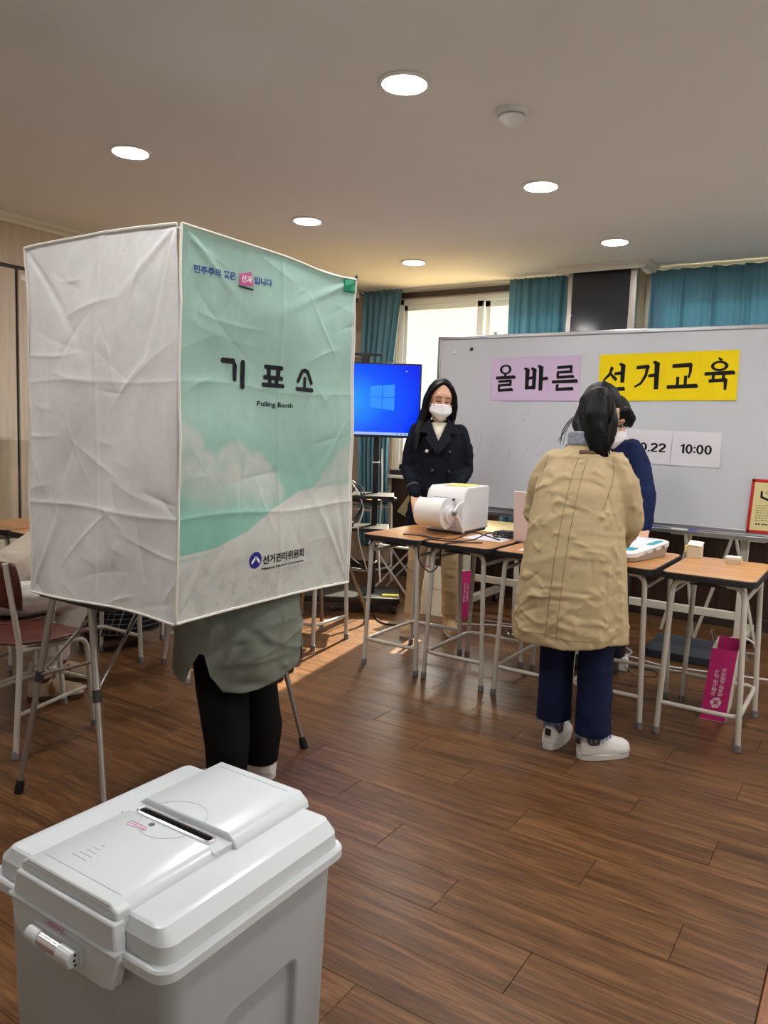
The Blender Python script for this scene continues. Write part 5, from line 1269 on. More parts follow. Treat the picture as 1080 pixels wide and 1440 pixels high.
# ---------------------------------------------------------------- voter inside the booth
def voter():
    base = (-1.985, 2.05); F, r, f = frame_at(base, math.pi/2+.25)     # faces -X
    t = thing('person', 'person inside the polling booth showing a grey jacket hem and black trousers', 'person', V(base[0], base[1], 0))
    hc = F(0, .05, 1.56); fh = (f+V(0, 0, -.4)).normalized(); uh = r.cross(fh).normalized()
    mb = MB(); P = head(mb, hc, r, fh, uh); mb.cap(F(0, 0, 1.38), hc-uh*.06, .05, .05); mb.ell(F(0, 0, 1.2), (.13, .08, .22)); mb.ell(F(0, 0, .92), (.13, .09, .17))
    sh = {s: F(s*.165, 0, 1.36) for s in (1, -1)}; el = {s: F(s*.215, .03, 1.08) for s in (1, -1)}; wr = {s: F(s*.11, .2, .88) for s in (1, -1)}
    for s in (1, -1):
        mb.chain([sh[s]-r*s*.03, el[s], wr[s]], [.04, .033, .025]); hand(mb, wr[s], f+V(0, 0, -.3), V(0, 0, -1), -r*s, .5)
        mb.chain([F(s*.085, 0, .86), F(s*.085, 0, .46), F(s*.08, 0, .09)], [.07, .05, .036])
    link(fuse(mb, .008, 3), 'body', M_skin, t, ang=180); face(t, P, r, fh, uh); mask(t, P)
    M_bt = mat('black_trousers', (12, 12, 14), .8, bump=(60, .1))
    ft = {-1: F(.0, .0, 0)+V(.02, -.105, 0), 1: F(.0, .0, 0)+V(.06, .12, 0)}
    ft = {-1: V(-1.885, 1.935, 0), 1: V(-1.915, 2.145, 0)}     # feet of the two legs: near one and far one
    for s in (-1, 1):
        a = ft[s]; hpx = V(base[0], base[1], 0)+V(.01, .068*s, 0)
        mb = MB().loft([ering(hpx, r, f, .09, .10, .86), ering(hpx, r, f, .095, .11, .60), ering(hpx.lerp(a, .35), r, f, .085, .095, .40), ering(a, r, f, .070, .078, .2), ering(a, r, f, .062, .066, .06)])
        link(fuse(mb, .008, 3, lambda co, no: folds(co, 50+s, 20, .005, (.06, .2), .015)), 'trouser_leg', M_bt, t, ang=180)
        o = shoe(t, a, f, mat('white_leather', (226, 224, 220), .4), mat('white_sole', (214, 212, 206), .5), .25, .046, .09, 'sneaker')
        MB().obox(a-f*.058+V(0, 0, .088), r, f, (0, 0, 1), .014, .006, .004).build('blue_stripe', mat('blue_stripe', (60, 80, 150), .6), o)
    M_jk = mat('grey_green_jacket', (122, 127, 117), .8, var=(10, .05), bump=(150, .06), crumple=(6, .6))
    mb = MB(); rg = []; cx = V(base[0]+.04, base[1]+.005, 0); n = 220
    ax, ay = V(.55, .835, 0).normalized(), V(-.835, .55, 0).normalized()   # broad axis roughly across the picture
    prf = np.array(((0, .236, .205), (.06, .233, .205), (.2, .225, .195), (.38, .21, .14), (.6, .2, .13), (.82, .19, .12), (.93, .14, .09), (.98, .07, .065)))
    zs_ = np.concatenate([np.linspace(0, .45, 70), np.linspace(.46, .98, 26)])
    for z, a, b in zip(zs_, np.interp(zs_, prf[:, 0], prf[:, 1]), np.interp(zs_, prf[:, 0], prf[:, 2])):
        rr = []
        for k in range(n):
            an = 2*math.pi*k/n; ca, sa = math.cos(an), math.sin(an)
            p = cx+ax*(a*math.copysign(abs(ca)**.85, ca))+ay*(b*math.copysign(abs(sa)**.85, sa))
            dgk = (math.degrees(an)-205+180) % 360-180   # angle 205..: the visible flank at picture left
            u = ca     # -1 picture left, +1 picture right
            if sa < 0: hem = np.interp(u, [-1, -.95, -.88, -.8, -.72, -.66, -.58, -.4, -.1, .4, .75, 1], [.45, .44, .45, .51, .555, .555, .47, .42, .42, .46, .505, .54])
            else: hem = .46
            zz = hem+(1.42-hem)*z/.98
            p += (p-cx).normalized()*(1-z)*(.012*math.sin(4*an+.5)+.007*math.sin(7*an))
            rr.append(V(p.x, p.y, zz))
        rg.append(rr)
    mbj = MB().loft(rg, caps=False)
    me = mbj.mesh('jacket'); bm = bmesh.new(); bm.from_mesh(me); bmesh.ops.recalc_face_normals(bm, faces=bm.faces); bm.to_mesh(me); bm.free()
    n_ = len(me.vertices); co = np.array([v.co for v in me.vertices]); no = np.array([v.normal for v in me.vertices])
    d = folds(co, 61, 46, .020, (.1, .3), .014, [(.5, .8, .3), (.5, .8, -.4), (.2, .3, 1)], pick=np.where(co[:, 2] < .78)[0])
    rel = co-np.array(cx); ua = rel@np.array(ax); fr_ = (rel@np.array(ay)) < 0; zz = co[:, 2]
    for (u0, z0, du, dz, am, wd) in ((.10, .575, .11, .08, .016, .010), (.10, .575, .13, -.03, .014, .010), (.10, .575, -.16, -.05, .014, .011), (.10, .575, -.09, .07, .012, .009), (.10, .575, .02, .14, .012, .010), (.15, .545, -.28, -.03, .012, .012), (-.02, .64, .2, .03, .010, .010), (-.1, .50, .05, .12, .010, .012), (.19, .60, -.03, -.09, -.014, .012), (.0, .60, .07, -.02, -.012, .010)):
        L2 = math.hypot(du, dz); p = ((ua-u0)*du+(zz-z0)*dz)/L2; q = np.abs(-(ua-u0)*dz+(zz-z0)*du)/L2; w = np.clip(1-np.abs(p-L2/2)/(L2/2), 0, 1)**.6
        d = d+am*w*np.exp(-q/wd)*fr_
    co = co+no*d[:, None]; me.vertices.foreach_set('co', co.ravel()); me.update()
    o = link(me, 'jacket', M_jk, t, ang=180); q = o.modifiers.new('s', 'SOLIDIFY'); q.thickness = .003; q.offset = -1
    mb = MB()
    for s in (1, -1): mb.chain([sh[s]-r*s*.02, el[s], wr[s]], [.07, .062, .05])
    link(fuse(mb, .01, 3), 'sleeves', M_jk, t, ang=180)
    R = Matrix((r, fh, uh)).transposed(); mb = MB(); mb.ell(P(0, -.015, .036), (.088, .104, .1), R); mb.ell(P(0, -.05, -.05), (.085, .07, .12), R); link(fuse(mb, .008, 3), 'hair', M_hair, t, ang=180)
voter()

# ---------------------------------------------------------------- school chairs and seated people behind the booth
M_ply = wood_mat('red_brown_plywood', (72, 32, 26), (90, 42, 34), (108, 54, 44), 'Y', .3, 6, grain2=.25, coat=.2)
def make_chair():
    t = thing('school_chair', 'x', 'chair', (0, 0, 0), 'plywood school chairs', world=False)
    n, m = 13, 13; P = []
    for j in range(m):
        v = j/(m-1)*2-1
        for i in range(n):
            u = i/(n-1)*2-1; k = (1-.10*abs(v)**3)
            P.append((u*.195*k*(1-.12*max(0, -v)), v*.195*(1-.06*u*u), .435+.012*u*u+.012*max(0, -v)**2-.026*max(0, v-.55)**1.3))
    o = MB().grid(P, n, m).build('seat', M_ply, t, ang=180); q = o.modifiers.new('s', 'SOLIDIFY'); q.thickness = .011; q.offset = -1; b = o.modifiers.new('b', 'BEVEL'); b.width = .003; b.limit_method = 'ANGLE'
    P = []
    for j in range(9):
        v = j/8
        for i in range(n):
            u = i/(n-1)*2-1; P.append((u*.19*(1-.14*abs(v-.5)**2*2), -.185-.03*v+.035*(1-u*u)*-1+.02, .60+.19*v-.012*u*u))
    o = MB().grid(P, n, 9).build('backrest', M_ply, t, ang=180); q = o.modifiers.new('s', 'SOLIDIFY'); q.thickness = .011; q.offset = 0
    for s in (-1, 1):
        MB().tube(bend([(s*.185, .19, .0), (s*.165, .165, .405), (s*.16, -.165, .42)], .06), .0115, 10).build('front_leg', M_tube, t)
        MB().tube(bend([(s*.19, -.215, .0), (s*.165, -.165, .42), (s*.15, -.215, .78)], .08), .0115, 10).build('rear_leg', M_tube, t)
        MB().tube([(s*.178, .15, .19), (s*.182, -.19, .17)], .0085, 8).build('side_stretcher', M_tube, t)
        for y in (.19, -.215): MB().tube([(s*(.185 if y > 0 else .19), y, 0), (s*.184, y*.99, .03)], .0145, 12).build('foot_cap', M_cap, t)
    MB().tube([(-.178, .17, .22), (.178, .17, .22)], .0085, 8).build('cross_stretcher', M_tube, t)
    return t
ch0 = make_chair()
CH = [(-2.985, 1.86, .12, 'empty red-brown plywood school chair just left of the booth legs'), (-3.33, 1.95, .05, 'plywood school chair under the person in white trousers'),
      (-3.84, 3.36, math.pi, 'plywood school chair under the person in the plaid skirt'), (-3.02, 2.98, -.4, 'plywood school chair under the person in black shoes')]
for i, (x, y, a, lab) in enumerate(CH):
    c = ch0 if i == 0 else copy_tree(ch0); c.location = (x, y, 0); c.rotation_euler.z = a; c['label'] = lab
def seated(base, yaw, lab, m_top, m_leg, feet, shoe_m, sole_m, skirt=None, clog=False, lean=.10, thigh=.40):
    F, r, f = frame_at(base, yaw); t = thing('person', lab, 'person', V(base[0], base[1], 0))
    hc = F(0, lean+.10, 1.20); fh = (f+V(0, 0, -.35)).normalized(); uh = r.cross(fh).normalized()
    mb = MB(); P = head(mb, hc, r, fh, uh); mb.cap(F(0, lean+.02, 1.02), hc-uh*.06, .05, .05); mb.cap(F(0, lean*.35, .64), F(0, lean*.9, .92), .09, .10); mb.ell(F(0, 0, .56), (.14, .10, .11))
    sh = {s: F(s*.165, lean, .99) for s in (1, -1)}; el = {s: F(s*.21, lean+.06, .76) for s in (1, -1)}; wr = {s: F(s*.10, lean+.26, .78) for s in (1, -1)}
    for s in (1, -1):
        mb.chain([sh[s]-r*s*.03, el[s], wr[s]], [.04, .033, .025]); hand(mb, wr[s], f+V(0, 0, -.1), V(0, 0, -1), -r*s, .4)
        kn = F(s*.10, thigh, .50); mb.chain([F(s*.09, .02, .53), kn, V(feet[s][0], feet[s][1], .1)], [.075, .052, .036])
    link(fuse(mb, .009, 3), 'body', M_skin, t, ang=180); face(t, P, r, fh, uh); mask(t, P)
    mb = MB().loft([ering(F(0, o, 0), r, f, a, b, z) for z, a, b, o in ((.585, .15, .12, lean*.28), (.66, .165, .13, lean*.45), (.8, .18, .125, lean*.82), (.95, .185, .11, lean), (1.02, .13, .08, lean), (1.06, .07, .06, lean))])
    mb.cap(F(0, lean*.10, .60), F(0, lean*.5, .70), .15, .15); mb.cap(F(-.05, lean*.6, .74), F(.05, lean*.6, .74), .13, .13)
    for s in (1, -1): mb.chain([sh[s]-r*s*.02, el[s], wr[s]], [.064, .055, .045])
    link(fuse(mb, .009, 4, lambda co, no: folds(co, 7, 40, .006)), 'top', m_top, t, ang=180)
    mb = MB(); mb.ell(F(0, 0, .535), (.17, .15, .095))
    for s in (1, -1):
        kn = F(s*.10, thigh, .505); a = V(feet[s][0], feet[s][1], 0)
        if skirt is None: mb.chain([F(s*.09, .0, .535), kn, kn.lerp(a+V(0, 0, .16), .5), a+V(0, 0, .15)], [.095, .075, .068, .06])
    if skirt is None: link(fuse(mb, .008, 4, lambda co, no: folds(co, 8, 60, .007, (.05, .15), .012)), 'trousers', m_leg, t, ang=180)
    else:
        mb.loft([ering(F(0, .2, 0), r, f, .2, .27, .56), ering(F(0, .24, 0), r, f, .22, .27, .45), ering(F(0, .3, 0), r, f, .22, .22, .25), ering(F(0, .33, 0), r, f, .24, .24, .09)]); link(fuse(mb, .009, 4, lambda co, no: folds(co, 8, 40, .01, (.2, .4), .02, [(0, 0, 1)])), 'skirt', m_leg, t, ang=180)
    for s in (1, -1):
        d = f if len(feet[s]) < 3 else V(feet[s][2], feet[s][3], 0)
        o = shoe(t, feet[s], d, shoe_m, sole_m, .25, .05, .08, 'clog' if clog else 'shoe')
        if clog:
            a = V(feet[s][0], feet[s][1], 0); dn = V(d).normalized(); rr = dn.cross(V(0, 0, 1))
            MB().tube([a+dn*.05+rr*.055*math.cos(q)+V(0, 0, .035+.055*math.sin(q)) for q in [rad(k) for k in range(0, 181, 15)]], .008, 8).build('strap', mat('tan_strap', (136, 74, 44), .6), o)
            MB().obox(a+dn*.05+rr*.052+V(0, 0, .06), dn, (0, 0, 1), rr, .014, .012, .003).build('buckle', mat('brass', (190, 140, 90), .3, .9), o)
            MB().loft([ering(a, rr, dn, .036, .042, .09), ering(a, rr, dn, .038, .045, .22)]).build('sock', mat('maroon_sock', (96, 46, 40), .9), t)
    R = Matrix((r, fh, uh)).transposed(); mb = MB(); mb.ell(P(0, -.015, .036), (.088, .104, .1), R); mb.ell(P(0, -.05, -.05), (.085, .07, .12), R); link(fuse(mb, .009, 3), 'hair', M_hair, t, ang=180)
    return t
M_wtr = mat('white_trousers', (212, 208, 200), .85, bump=(60, .08), crumple=(10, .5)); M_clog = mat('beige_clog', (176, 156, 132), .8); M_crk = mat('cork_sole', (84, 66, 50), .8)
seated((-3.31, 1.97), .05, 'seated person in white trousers and beige clogs left of the booth', mat('oat_top', (190, 178, 160), .85), M_wtr, {-1: (-3.47, 2.33, .62, .78), 1: (-3.29, 2.12, .62, .78)}, M_clog, M_crk, clog=True, lean=.50, thigh=.33)
def plaid():
    m = mat('black_plaid', (22, 22, 26), .9); N = m.node_tree.nodes; L = m.node_tree.links; b = N['Principled BSDF']; tc = N.new('ShaderNodeTexCoord'); last = None
    for dr, s in (('X', 11), ('Z', 11)):
        w = N.new('ShaderNodeTexWave'); w.bands_direction = dr; w.inputs['Scale'].default_value = s; L.new(tc.outputs['Object'], w.inputs['Vector'])
        c = N.new('ShaderNodeMath'); c.operation = 'GREATER_THAN'; c.inputs[1].default_value = .985; L.new(w.outputs['Fac'], c.inputs[0])
        if last: mx = N.new('ShaderNodeMath'); mx.operation = 'MAXIMUM'; L.new(last, mx.inputs[0]); L.new(c.outputs[0], mx.inputs[1]); last = mx.outputs[0]
        else: last = c.outputs[0]
    mm = N.new('ShaderNodeMix'); mm.data_type = 'RGBA'; mm.inputs[6].default_value = lin((22, 22, 26)); mm.inputs[7].default_value = lin((150, 150, 152)); L.new(last, mm.inputs[0]); L.new(mm.outputs[2], b.inputs['Base Color'])
    return m
seated((-3.84, 3.33), math.pi, 'seated person in a long black-and-white plaid skirt behind the booth', mat('dark_top', (52, 50, 54), .85), plaid(), {-1: (-3.74, 2.98), 1: (-3.93, 2.98)}, mat('brown_shoe', (90, 60, 44), .5), M_blackrub, skirt=1)
seated((-3.02, 2.98), -.9, 'seated person behind the booth with only black shoes showing', mat('grey_top', (120, 120, 124), .85), mat('black_trousers2', (16, 16, 18), .85), {-1: (-2.80, 3.13, .85, .4), 1: (-2.74, 2.97, .85, .5)}, M_black, M_blackrub, lean=.02)

# ================================================================== THINGS ON AND UNDER THE DESKS
M_pr = mat('printer_white', (222, 222, 222), .4); M_prd = mat('printer_dark_grey', (60, 60, 62), .5)  # dark grey for the printer base, feed slot and card reader
t = thing('label_printer', 'white box-shaped ballot printer with a paper roll on its front', 'printer', (-2.11, 4.07, .76))
prof = [(3.905, .775), (3.905, .94), (3.925, 1.0), (3.965, 1.03), (4.235, 1.03), (4.245, 1.02), (4.245, .775)]
MB().loft([[(-2.235, y, z) for y, z in prof], [(-1.989, y, z) for y, z in prof]]).build('housing', M_pr, t, .008, fix=True)
part('base', M_prd, t, (-2.225, -1.999, 3.915, 4.235, .7605, .777))
part('feed_slot', M_prd, t, (-2.185, -2.045, 3.902, 3.91, .955, .967), bevel=.002)
for x in (-2.195, -2.035): part('seam_line', mat('seam_grey', (170, 170, 170), .6), t, (x-.001, x+.001, 3.9035, 3.906, .79, .94))
rc = lambda x: (x, 3.812, .885)
rl = MB().tube([rc(-2.215), rc(-2.045)], .081, 40).build('paper_roll', mat('roll_paper', (232, 230, 224), .8), t, .003)
MB().lathe([(.088, 0), (.088, .006), (.03, .01), (.03, 0)], (0, 0, 0), 36, fn=lambda a, b, h: V(-2.045+h, 3.812+a, .885+b)).build('flange', M_pr, t)
MB().lathe([(.05, 0), (.05, .02), (.036, .026), (.034, .034), (.01, .036)], (0, 0, 0), 28, fn=lambda a, b, h: V(-2.038+h, 3.812+a, .885+b)).build('hub', M_pr, t, .002)
MB().tube([rc(-2.232), rc(-2.21)], [.008, .016], 12).build('spindle_tip', M_pr, t)
MB().tube([rc(-2.2), rc(-1.985)], .009, 10).build('spindle', M_pr, t)
MB().tube(bend([(-1.992, 3.80, .90), (-1.99, 3.86, .85), (-1.985, 3.905, .78)], .02), .011, 8, 1.6).build('support_arm', M_pr, t)
MB().tube(bend([(-1.985, 3.79, .90), (-1.985, 3.83, .935), (-1.99, 3.905, .95)], .03), .007, 8).build('tension_arm', M_pr, t)
MB().cyl((-1.997, 3.80, .893), (-1.975, 3.80, .893), .012, n=14).build('knob', M_cap, t)
mb = MB().grid([V(-2.18+.13*i, 3.815+.09*j/6, .966-.004*math.sin(j/6*3)) for j in range(7) for i in (0, 1)], 2, 7); o = mb.build('paper_strip', mat('roll_paper', (232, 230, 224), .8), t); o.modifiers.new('s', 'SOLIDIFY').thickness = .0006
solo(MB().box(-2.16, -2.02, 3.99, 4.18, 1.0302, 1.0345), 'yellow_note', mat('note_yellow', (230, 220, 130), .8), 'pale yellow sheet lying on top of the ballot printer', 'paper')
# paper, adapter and cables on the second desk
solo(MB().box(-1.93, -1.70, 3.80, 4.04, .7603, .7612), 'paper_document', M_pap, 'white paper sheet under the cables on the second desk', 'paper')
t = thing('power_adapter', 'black power adapter with a coiled cord on the second desk', 'adapter', (-1.76, 4.0, .761))
MB().box(-1.80, -1.72, 3.96, 4.03, .7615, .800).build('brick', M_black, t, .008)
part('label', M_white, t, (-1.785, -1.755, 3.958, 3.9605, .768, .785))
for k in range(4):
    MB().tube([V(-1.755+.06*math.cos(a)*(1-.08*k), 3.95+.05*math.sin(a)*(1+.1*k), .7655+.006*k+.012*abs(math.sin(a*.5+k))) for a in [rad(q) for q in range(0, 361, 15)]], .0035, 6).build('cord_loop', M_cabk, t)
CAB = [([(-2.23, 3.66, .764), (-2.1, 3.62, .772), (-1.98, 3.60, .764), (-1.88, 3.63, .764), (-1.82, 3.72, .772), (-1.78, 3.84, .80), (-1.74, 3.93, .775)], 'black cable looping in front of the printer'),
       ([(-2.16, 3.70, .764), (-2.03, 3.66, .764), (-1.93, 3.70, .764), (-1.86, 3.77, .80), (-1.80, 3.82, .785), (-1.72, 3.84, .765)], 'black cable arching beside the printer base'),
       ([(-2.0, 3.66, .764), (-2.02, 3.56, .765), (-2.03, 3.505, .75), (-2.03, 3.50, .66), (-1.97, 3.52, .60), (-1.92, 3.53, .66), (-1.90, 3.505, .752), (-1.85, 3.58, .765), (-1.75, 3.68, .765)], 'black cable hanging in a loop below the desk edge')]
for pts, lab in CAB: solo(MB().tube(spline(pts, 8), .0038, 7), 'cable', M_cabk, lab, 'cable', 'black cables by the printer')
# laptop standing open, lid towards the camera
t = thing('laptop', 'open laptop with a pale pinkish lid on the middle desk beside the khaki coat', 'laptop', (-1.5, 3.9, .76))
M_lap = mat('laptop_lid', (222, 206, 204), .35)
MB().obox((-1.49, 3.862, .905), (1, .03, 0), (0, 1, .08), (0, -.08, 1), .165, .004, .135).build('lid', M_lap, t, .003)
part('keyboard_base', M_lap, t, (-1.655, -1.33, 3.88, 4.10, .7605, .776), bevel=.003)
S = Strokes()
for k in range(4): S.line([(k*.011, 0), (k*.011+.007, 0)], .007, n=1)
S.build(M_cap, t, lambda u, v: V(-1.63+u, 3.8463, 1.012+v), 'maker_mark')
solo(MB().box(-1.52, -1.40, 3.62, 3.75, .7602, .761), 'paper_document', M_pap, 'white paper corner lying in front of the laptop', 'paper')
# scanner
M_scn = mat('scanner_white', (226, 228, 228), .35); M_scg = mat('scanner_base', (170, 164, 154), .5); M_teal = mat('teal_print', (50, 158, 178), .5)
t = thing('id_scanner', 'white tablet-like scanner with teal panels on the desk by the khaki coat', 'scanner', (-1.02, 3.86, .76))
an = rad(-12)
def sc(x, y, z): return V(-1.03+x*math.cos(an)-y*math.sin(an), 3.86+x*math.sin(an)+y*math.cos(an), z)
tilt = lambda y: .03*(y+.2)/.4
MB().loft([[sc(x, y, .7605) for x, y in rrect(-.115, .115, -.19, .19, .04)], [sc(x, y, .785+tilt(y)) for x, y in rrect(-.125, .125, -.2, .2, .045)]]).build('base', M_scg, t, .004)
MB().loft([[sc(x, y, .784+tilt(y)) for x, y in rrect(-.128, .128, -.203, .203, .045)], [sc(x, y, .803+tilt(y)) for x, y in rrect(-.128, .128, -.203, .203, .045)], [sc(x, y, .809+tilt(y)) for x, y in rrect(-.118, .118, -.193, .193, .04)]]).build('cover', M_scn, t)
def patch(x0, x1, y0, y1, m, nm): MB().loft([[sc(x, y, .8085+tilt(y)) for x, y in rrect(x0, x1, y0, y1, .008, 3)], [sc(x, y, .8102+tilt(y)) for x, y in rrect(x0, x1, y0, y1, .008, 3)]]).build(nm, m, t)
patch(.005, .095, -.155, -.085, M_teal, 'teal_pad'); patch(.075, .11, .02, .15, M_teal, 'teal_button'); patch(-.10, -.02, -.15, -.09, M_prd, 'card_reader'); patch(-.1, .06, -.03, .16, M_pap, 'receipt_paper')
for k in range(3): MB().obox(sc(.124, -.08+k*.09, .790+tilt(-.08+k*.09)), V(math.cos(an), math.sin(an), 0), V(-math.sin(an), math.cos(an), 0), (0, 0, 1), .004, .02, .007).build('port', mat('port_olive', (150, 140, 70), .5), t)
# two little boxes on the right desk
M_card = mat('cream_card', (214, 204, 178), .8); M_cardt = mat('cream_card_top', (230, 226, 214), .8)
t = thing('small_box', 'taller cream cardboard box with an open flap on the rightmost desk', 'box', (-.755, 4.08, .76))
part('box_body', M_card, t, (-.79, -.725, 4.04, 4.10, .7605, .825), bevel=.001)
MB().obox((-.757, 4.068, .831), (1, 0, -.06), (0, 1, .25), (0, -.25, 1), .034, .034, .0012).build('flap', M_cardt, t)
part('yellow_pad', mat('note_yellow', (230, 220, 130), .8), t, (-.808, -.7915, 4.06, 4.10, .785, .815))
t = thing('small_box', 'flat cream box with a lid on the rightmost desk', 'box', (-.57, 4.02, .76))
part('box_body', M_card, t, (-.602, -.54, 3.985, 4.045, .7605, .783), bevel=.001); part('lid', M_cardt, t, (-.604, -.538, 3.983, 4.047, .781, .793), bevel=.001)
part('side_strip', mat('note_yellow', (230, 220, 130), .8), t, (-.5385, -.534, 4.0, 4.03, .77, .785))

# ================================================================== BAGS ON THE FLOOR
M_mag = mat('magenta_card', (208, 40, 124), .45); M_bagw = mat('bag_white', (222, 218, 206), .6); M_prw = mat('print_white', (244, 226, 236), .6)
def bag(name, lab, org, ux, uy, W, D, Hh, lean=0.):
    """gift bag: W broad face along ux, D gusset along uy (towards the back of the bag); returns placement fn"""
    ux, uy = V(ux).normalized(), V(uy).normalized(); o = V(org)
    t = thing(name, lab, 'paper bag', o+ux*W/2+uy*D/2, 'paper gift bags')
    top = lambda p: p+V(0, 0, Hh)
    a, b, c, d = o, o+ux*W, o+ux*W+uy*D, o+uy*D; th = .002
    sh = V(0, 0, 0)
    return t, a, b, c, d
# right bag: pink gusset faces the camera
t, a, b, c, d = bag('paper_bag', 'white paper bag with a magenta printed side under the rightmost desk', (-.645, 3.90, 0), (1, .04, 0), (-.05, 1, 0), .115, .27, .36)
ln = V(.028, .012, 0); Hb = .355; th = .0016
def wall(p, q, name, m, seg=1, inx=V(0, 0, 0)):
    p, q = V(p), V(q); n = (q-p).cross(V(0, 0, 1)).normalized()*th
    P0 = []
    mb = MB(); R1 = []; R2 = []
    mb.loft([[p, q, q+ln+V(0, 0, Hb), p+ln+V(0, 0, Hb)], [p-n, q-n, q-n+ln+V(0, 0, Hb), p-n+ln+V(0, 0, Hb)]]); return mb.build(name, m, t, fix=True)
g = wall(a, b, 'gusset', M_mag); wall(b, c, 'side_panel', M_bagw); wall(c, d, 'gusset', M_mag); wall(d, a, 'side_panel', M_bagw)
MB().loft([[a, b, c, d], [p+V(0, 0, .002) for p in (a, b, c, d)]]).build('bottom', M_bagw, t)
gx = (b-a).normalized(); gz = (ln+V(0, 0, Hb)).normalized(); gn = gx.cross(gz).normalized(); gn = gn if gn.y < 0 else -gn
gp = lambda u, v, l=.0008: a+gx*u+gz*v+gn*(l+.0004)
text_on('아름다운 선거', M_prw, t, lambda u, v: gp(.052-v, .125+u), size=.024, bold=.0005, width=.125, height=.0215)
text_on('행복한 대한민국', M_prw, t, lambda u, v: gp(.082-v, .125+u), size=.024, bold=.0005, width=.14, height=.0215)
S = Strokes(); ct = (.058, .092)
S.poly([(ct[0]-.012, ct[1]-.028), (ct[0]+.014, ct[1]-.024), (ct[0]+.026, ct[1]+.004), (ct[0]+.012, ct[1]+.028), (ct[0]-.012, ct[1]+.022), (ct[0]-.026, ct[1]-.002)]); S.build(M_prw, t, gp, 'emblem')
S = Strokes()
for x, y in ((-.018, -.018), (.016, -.016), (.014, .018), (-.016, .016)): S.line([(ct[0], ct[1]), (ct[0]+x, ct[1]+y)], .004, n=1)
S.line([(ct[0]-.009, ct[1]), (ct[0], ct[1]-.009), (ct[0]+.009, ct[1]), (ct[0], ct[1]+.009), (ct[0]-.009, ct[1])], .003, n=1); S.build(M_mag, t, lambda u, v: gp(u, v, .0014), 'emblem_star')
M_fold = mat('magenta_fold', (178, 28, 104), .5)
S = Strokes(); S.line([(.0575, .36), (.0575, .05)], .0012, n=6); S.line([(.002, .002), (.0575, .05), (.113, .002)], .0014, n=4); S.build(M_fold, t, lambda u, v: gp(u, v*.97, .0009), 'fold_crease')
for sx in (0, 1): MB().tube(spline([c.lerp(b, .3)+ln+V(0, 0, Hb), c.lerp(b, .4)+ln+V(.03, 0, Hb-.06), c.lerp(b, .6)+ln+V(.03, 0, Hb-.06), c.lerp(b, .7)+ln+V(0, 0, Hb)] if sx else [d.lerp(a, .3)+ln+V(0, 0, Hb), d.lerp(a, .4)+ln+V(-.02, 0, Hb+.05), d.lerp(a, .6)+ln+V(-.02, 0, Hb+.05), d.lerp(a, .7)+ln+V(0, 0, Hb)], 6), .003, 6).build('handle', M_cap, t)
# left bag: white front, magenta gusset on its right
t, a, b, c, d = bag('paper_bag', 'white paper bag with a magenta edge standing behind the beige trousers', (-2.79, 4.84, 0), (1, .06, 0), (.35, 1, 0), .31, .12, .345)
ln = V(.0, .03, 0); Hb = .345
wall(a, b, 'front_panel', M_bagw); wall(b, c, 'gusset', M_mag); wall(c, d, 'back_panel', M_bagw); wall(d, a, 'gusset', M_mag); MB().loft([[a, b, c, d], [p+V(0, 0, .002) for p in (a, b, c, d)]]).build('bottom', M_bagw, t)
fx = (b-a).normalized(); fp = lambda u, v, l=.0016: a+fx*u+(ln+V(0, 0, Hb)).normalized()*v+V(0, -l, 0)
S = Strokes(); S.line([(.225, .055), (.25, .085), (.275, .05)], .008); S.line([(.23, .085), (.27, .06)], .006); S.ring(.25, .065, .026, .026, .005); S.build(M_ink, t, fp, 'emblem')
ex = (c-b).normalized(); ep = lambda u, v, l=.0018: b+ex*u+(ln+V(0, 0, Hb)).normalized()*v+ex.cross(V(0, 0, 1))*l
text_on('행복한 대한민국', M_prw, t, lambda u, v: ep(.06-v, .12+u), size=.024, bold=.0005, width=.14, height=.02)
text_on('아름다운 선거', M_prw, t, lambda u, v: ep(.09-v, .12+u), size=.024, bold=.0005, width=.125, height=.02)
MB().tube(spline([a.lerp(b, .3)+ln+V(0, -.004, Hb-.02), a.lerp(b, .32)+V(0, -.006, Hb-.13), a.lerp(b, .6)+V(0, -.006, Hb-.13), a.lerp(b, .65)+ln+V(0, -.004, Hb-.02)], 6), .0025, 6).build('handle', M_cap, t)

# ================================================================== FLOOR CLUTTER
M_case = mat('dark_grey_nylon', (62, 66, 72), .8, bump=(200, .2))
mb = MB().loft([[(x, y, .0) for x, y in rrect(-1.14, -.76, 4.82, 5.12, .03)], [(x, y, .05) for x, y in rrect(-1.15, -.75, 4.81, 5.13, .035)], [(x, y+.01, .085) for x, y in rrect(-1.13, -.77, 4.84, 5.12, .035)], [(x, y+.01, .092) for x, y in rrect(-1.10, -.80, 4.87, 5.10, .03)]])
t = thing('carry_case', 'dark grey soft carry case lying on the floor behind the desks', 'case', (-.95, 4.97, 0)); mb.build('body', M_case, t, .004)
MB().tube(spline([(-1.0, 4.81, .05), (-.98, 4.785, .055), (-.92, 4.785, .055), (-.90, 4.81, .05)], 5), .007, 7).build('handle', M_blackrub, t)
MB().tube([(x, y, .052) for x, y in rrect(-1.153, -.747, 4.807, 5.133, .035)], .003, 5).build('zip', M_blackrub, t)
t = thing('charger_plug', 'white plug adapter on the floor with a thin cord', 'plug', (-1.17, 4.42, 0))
MB().obox((-1.17, 4.42, .042), (1, .3, 0), (-.3, 1, 0), (0, 0, 1), .03, .026, .042).build('plug_body', M_white, t, .01)
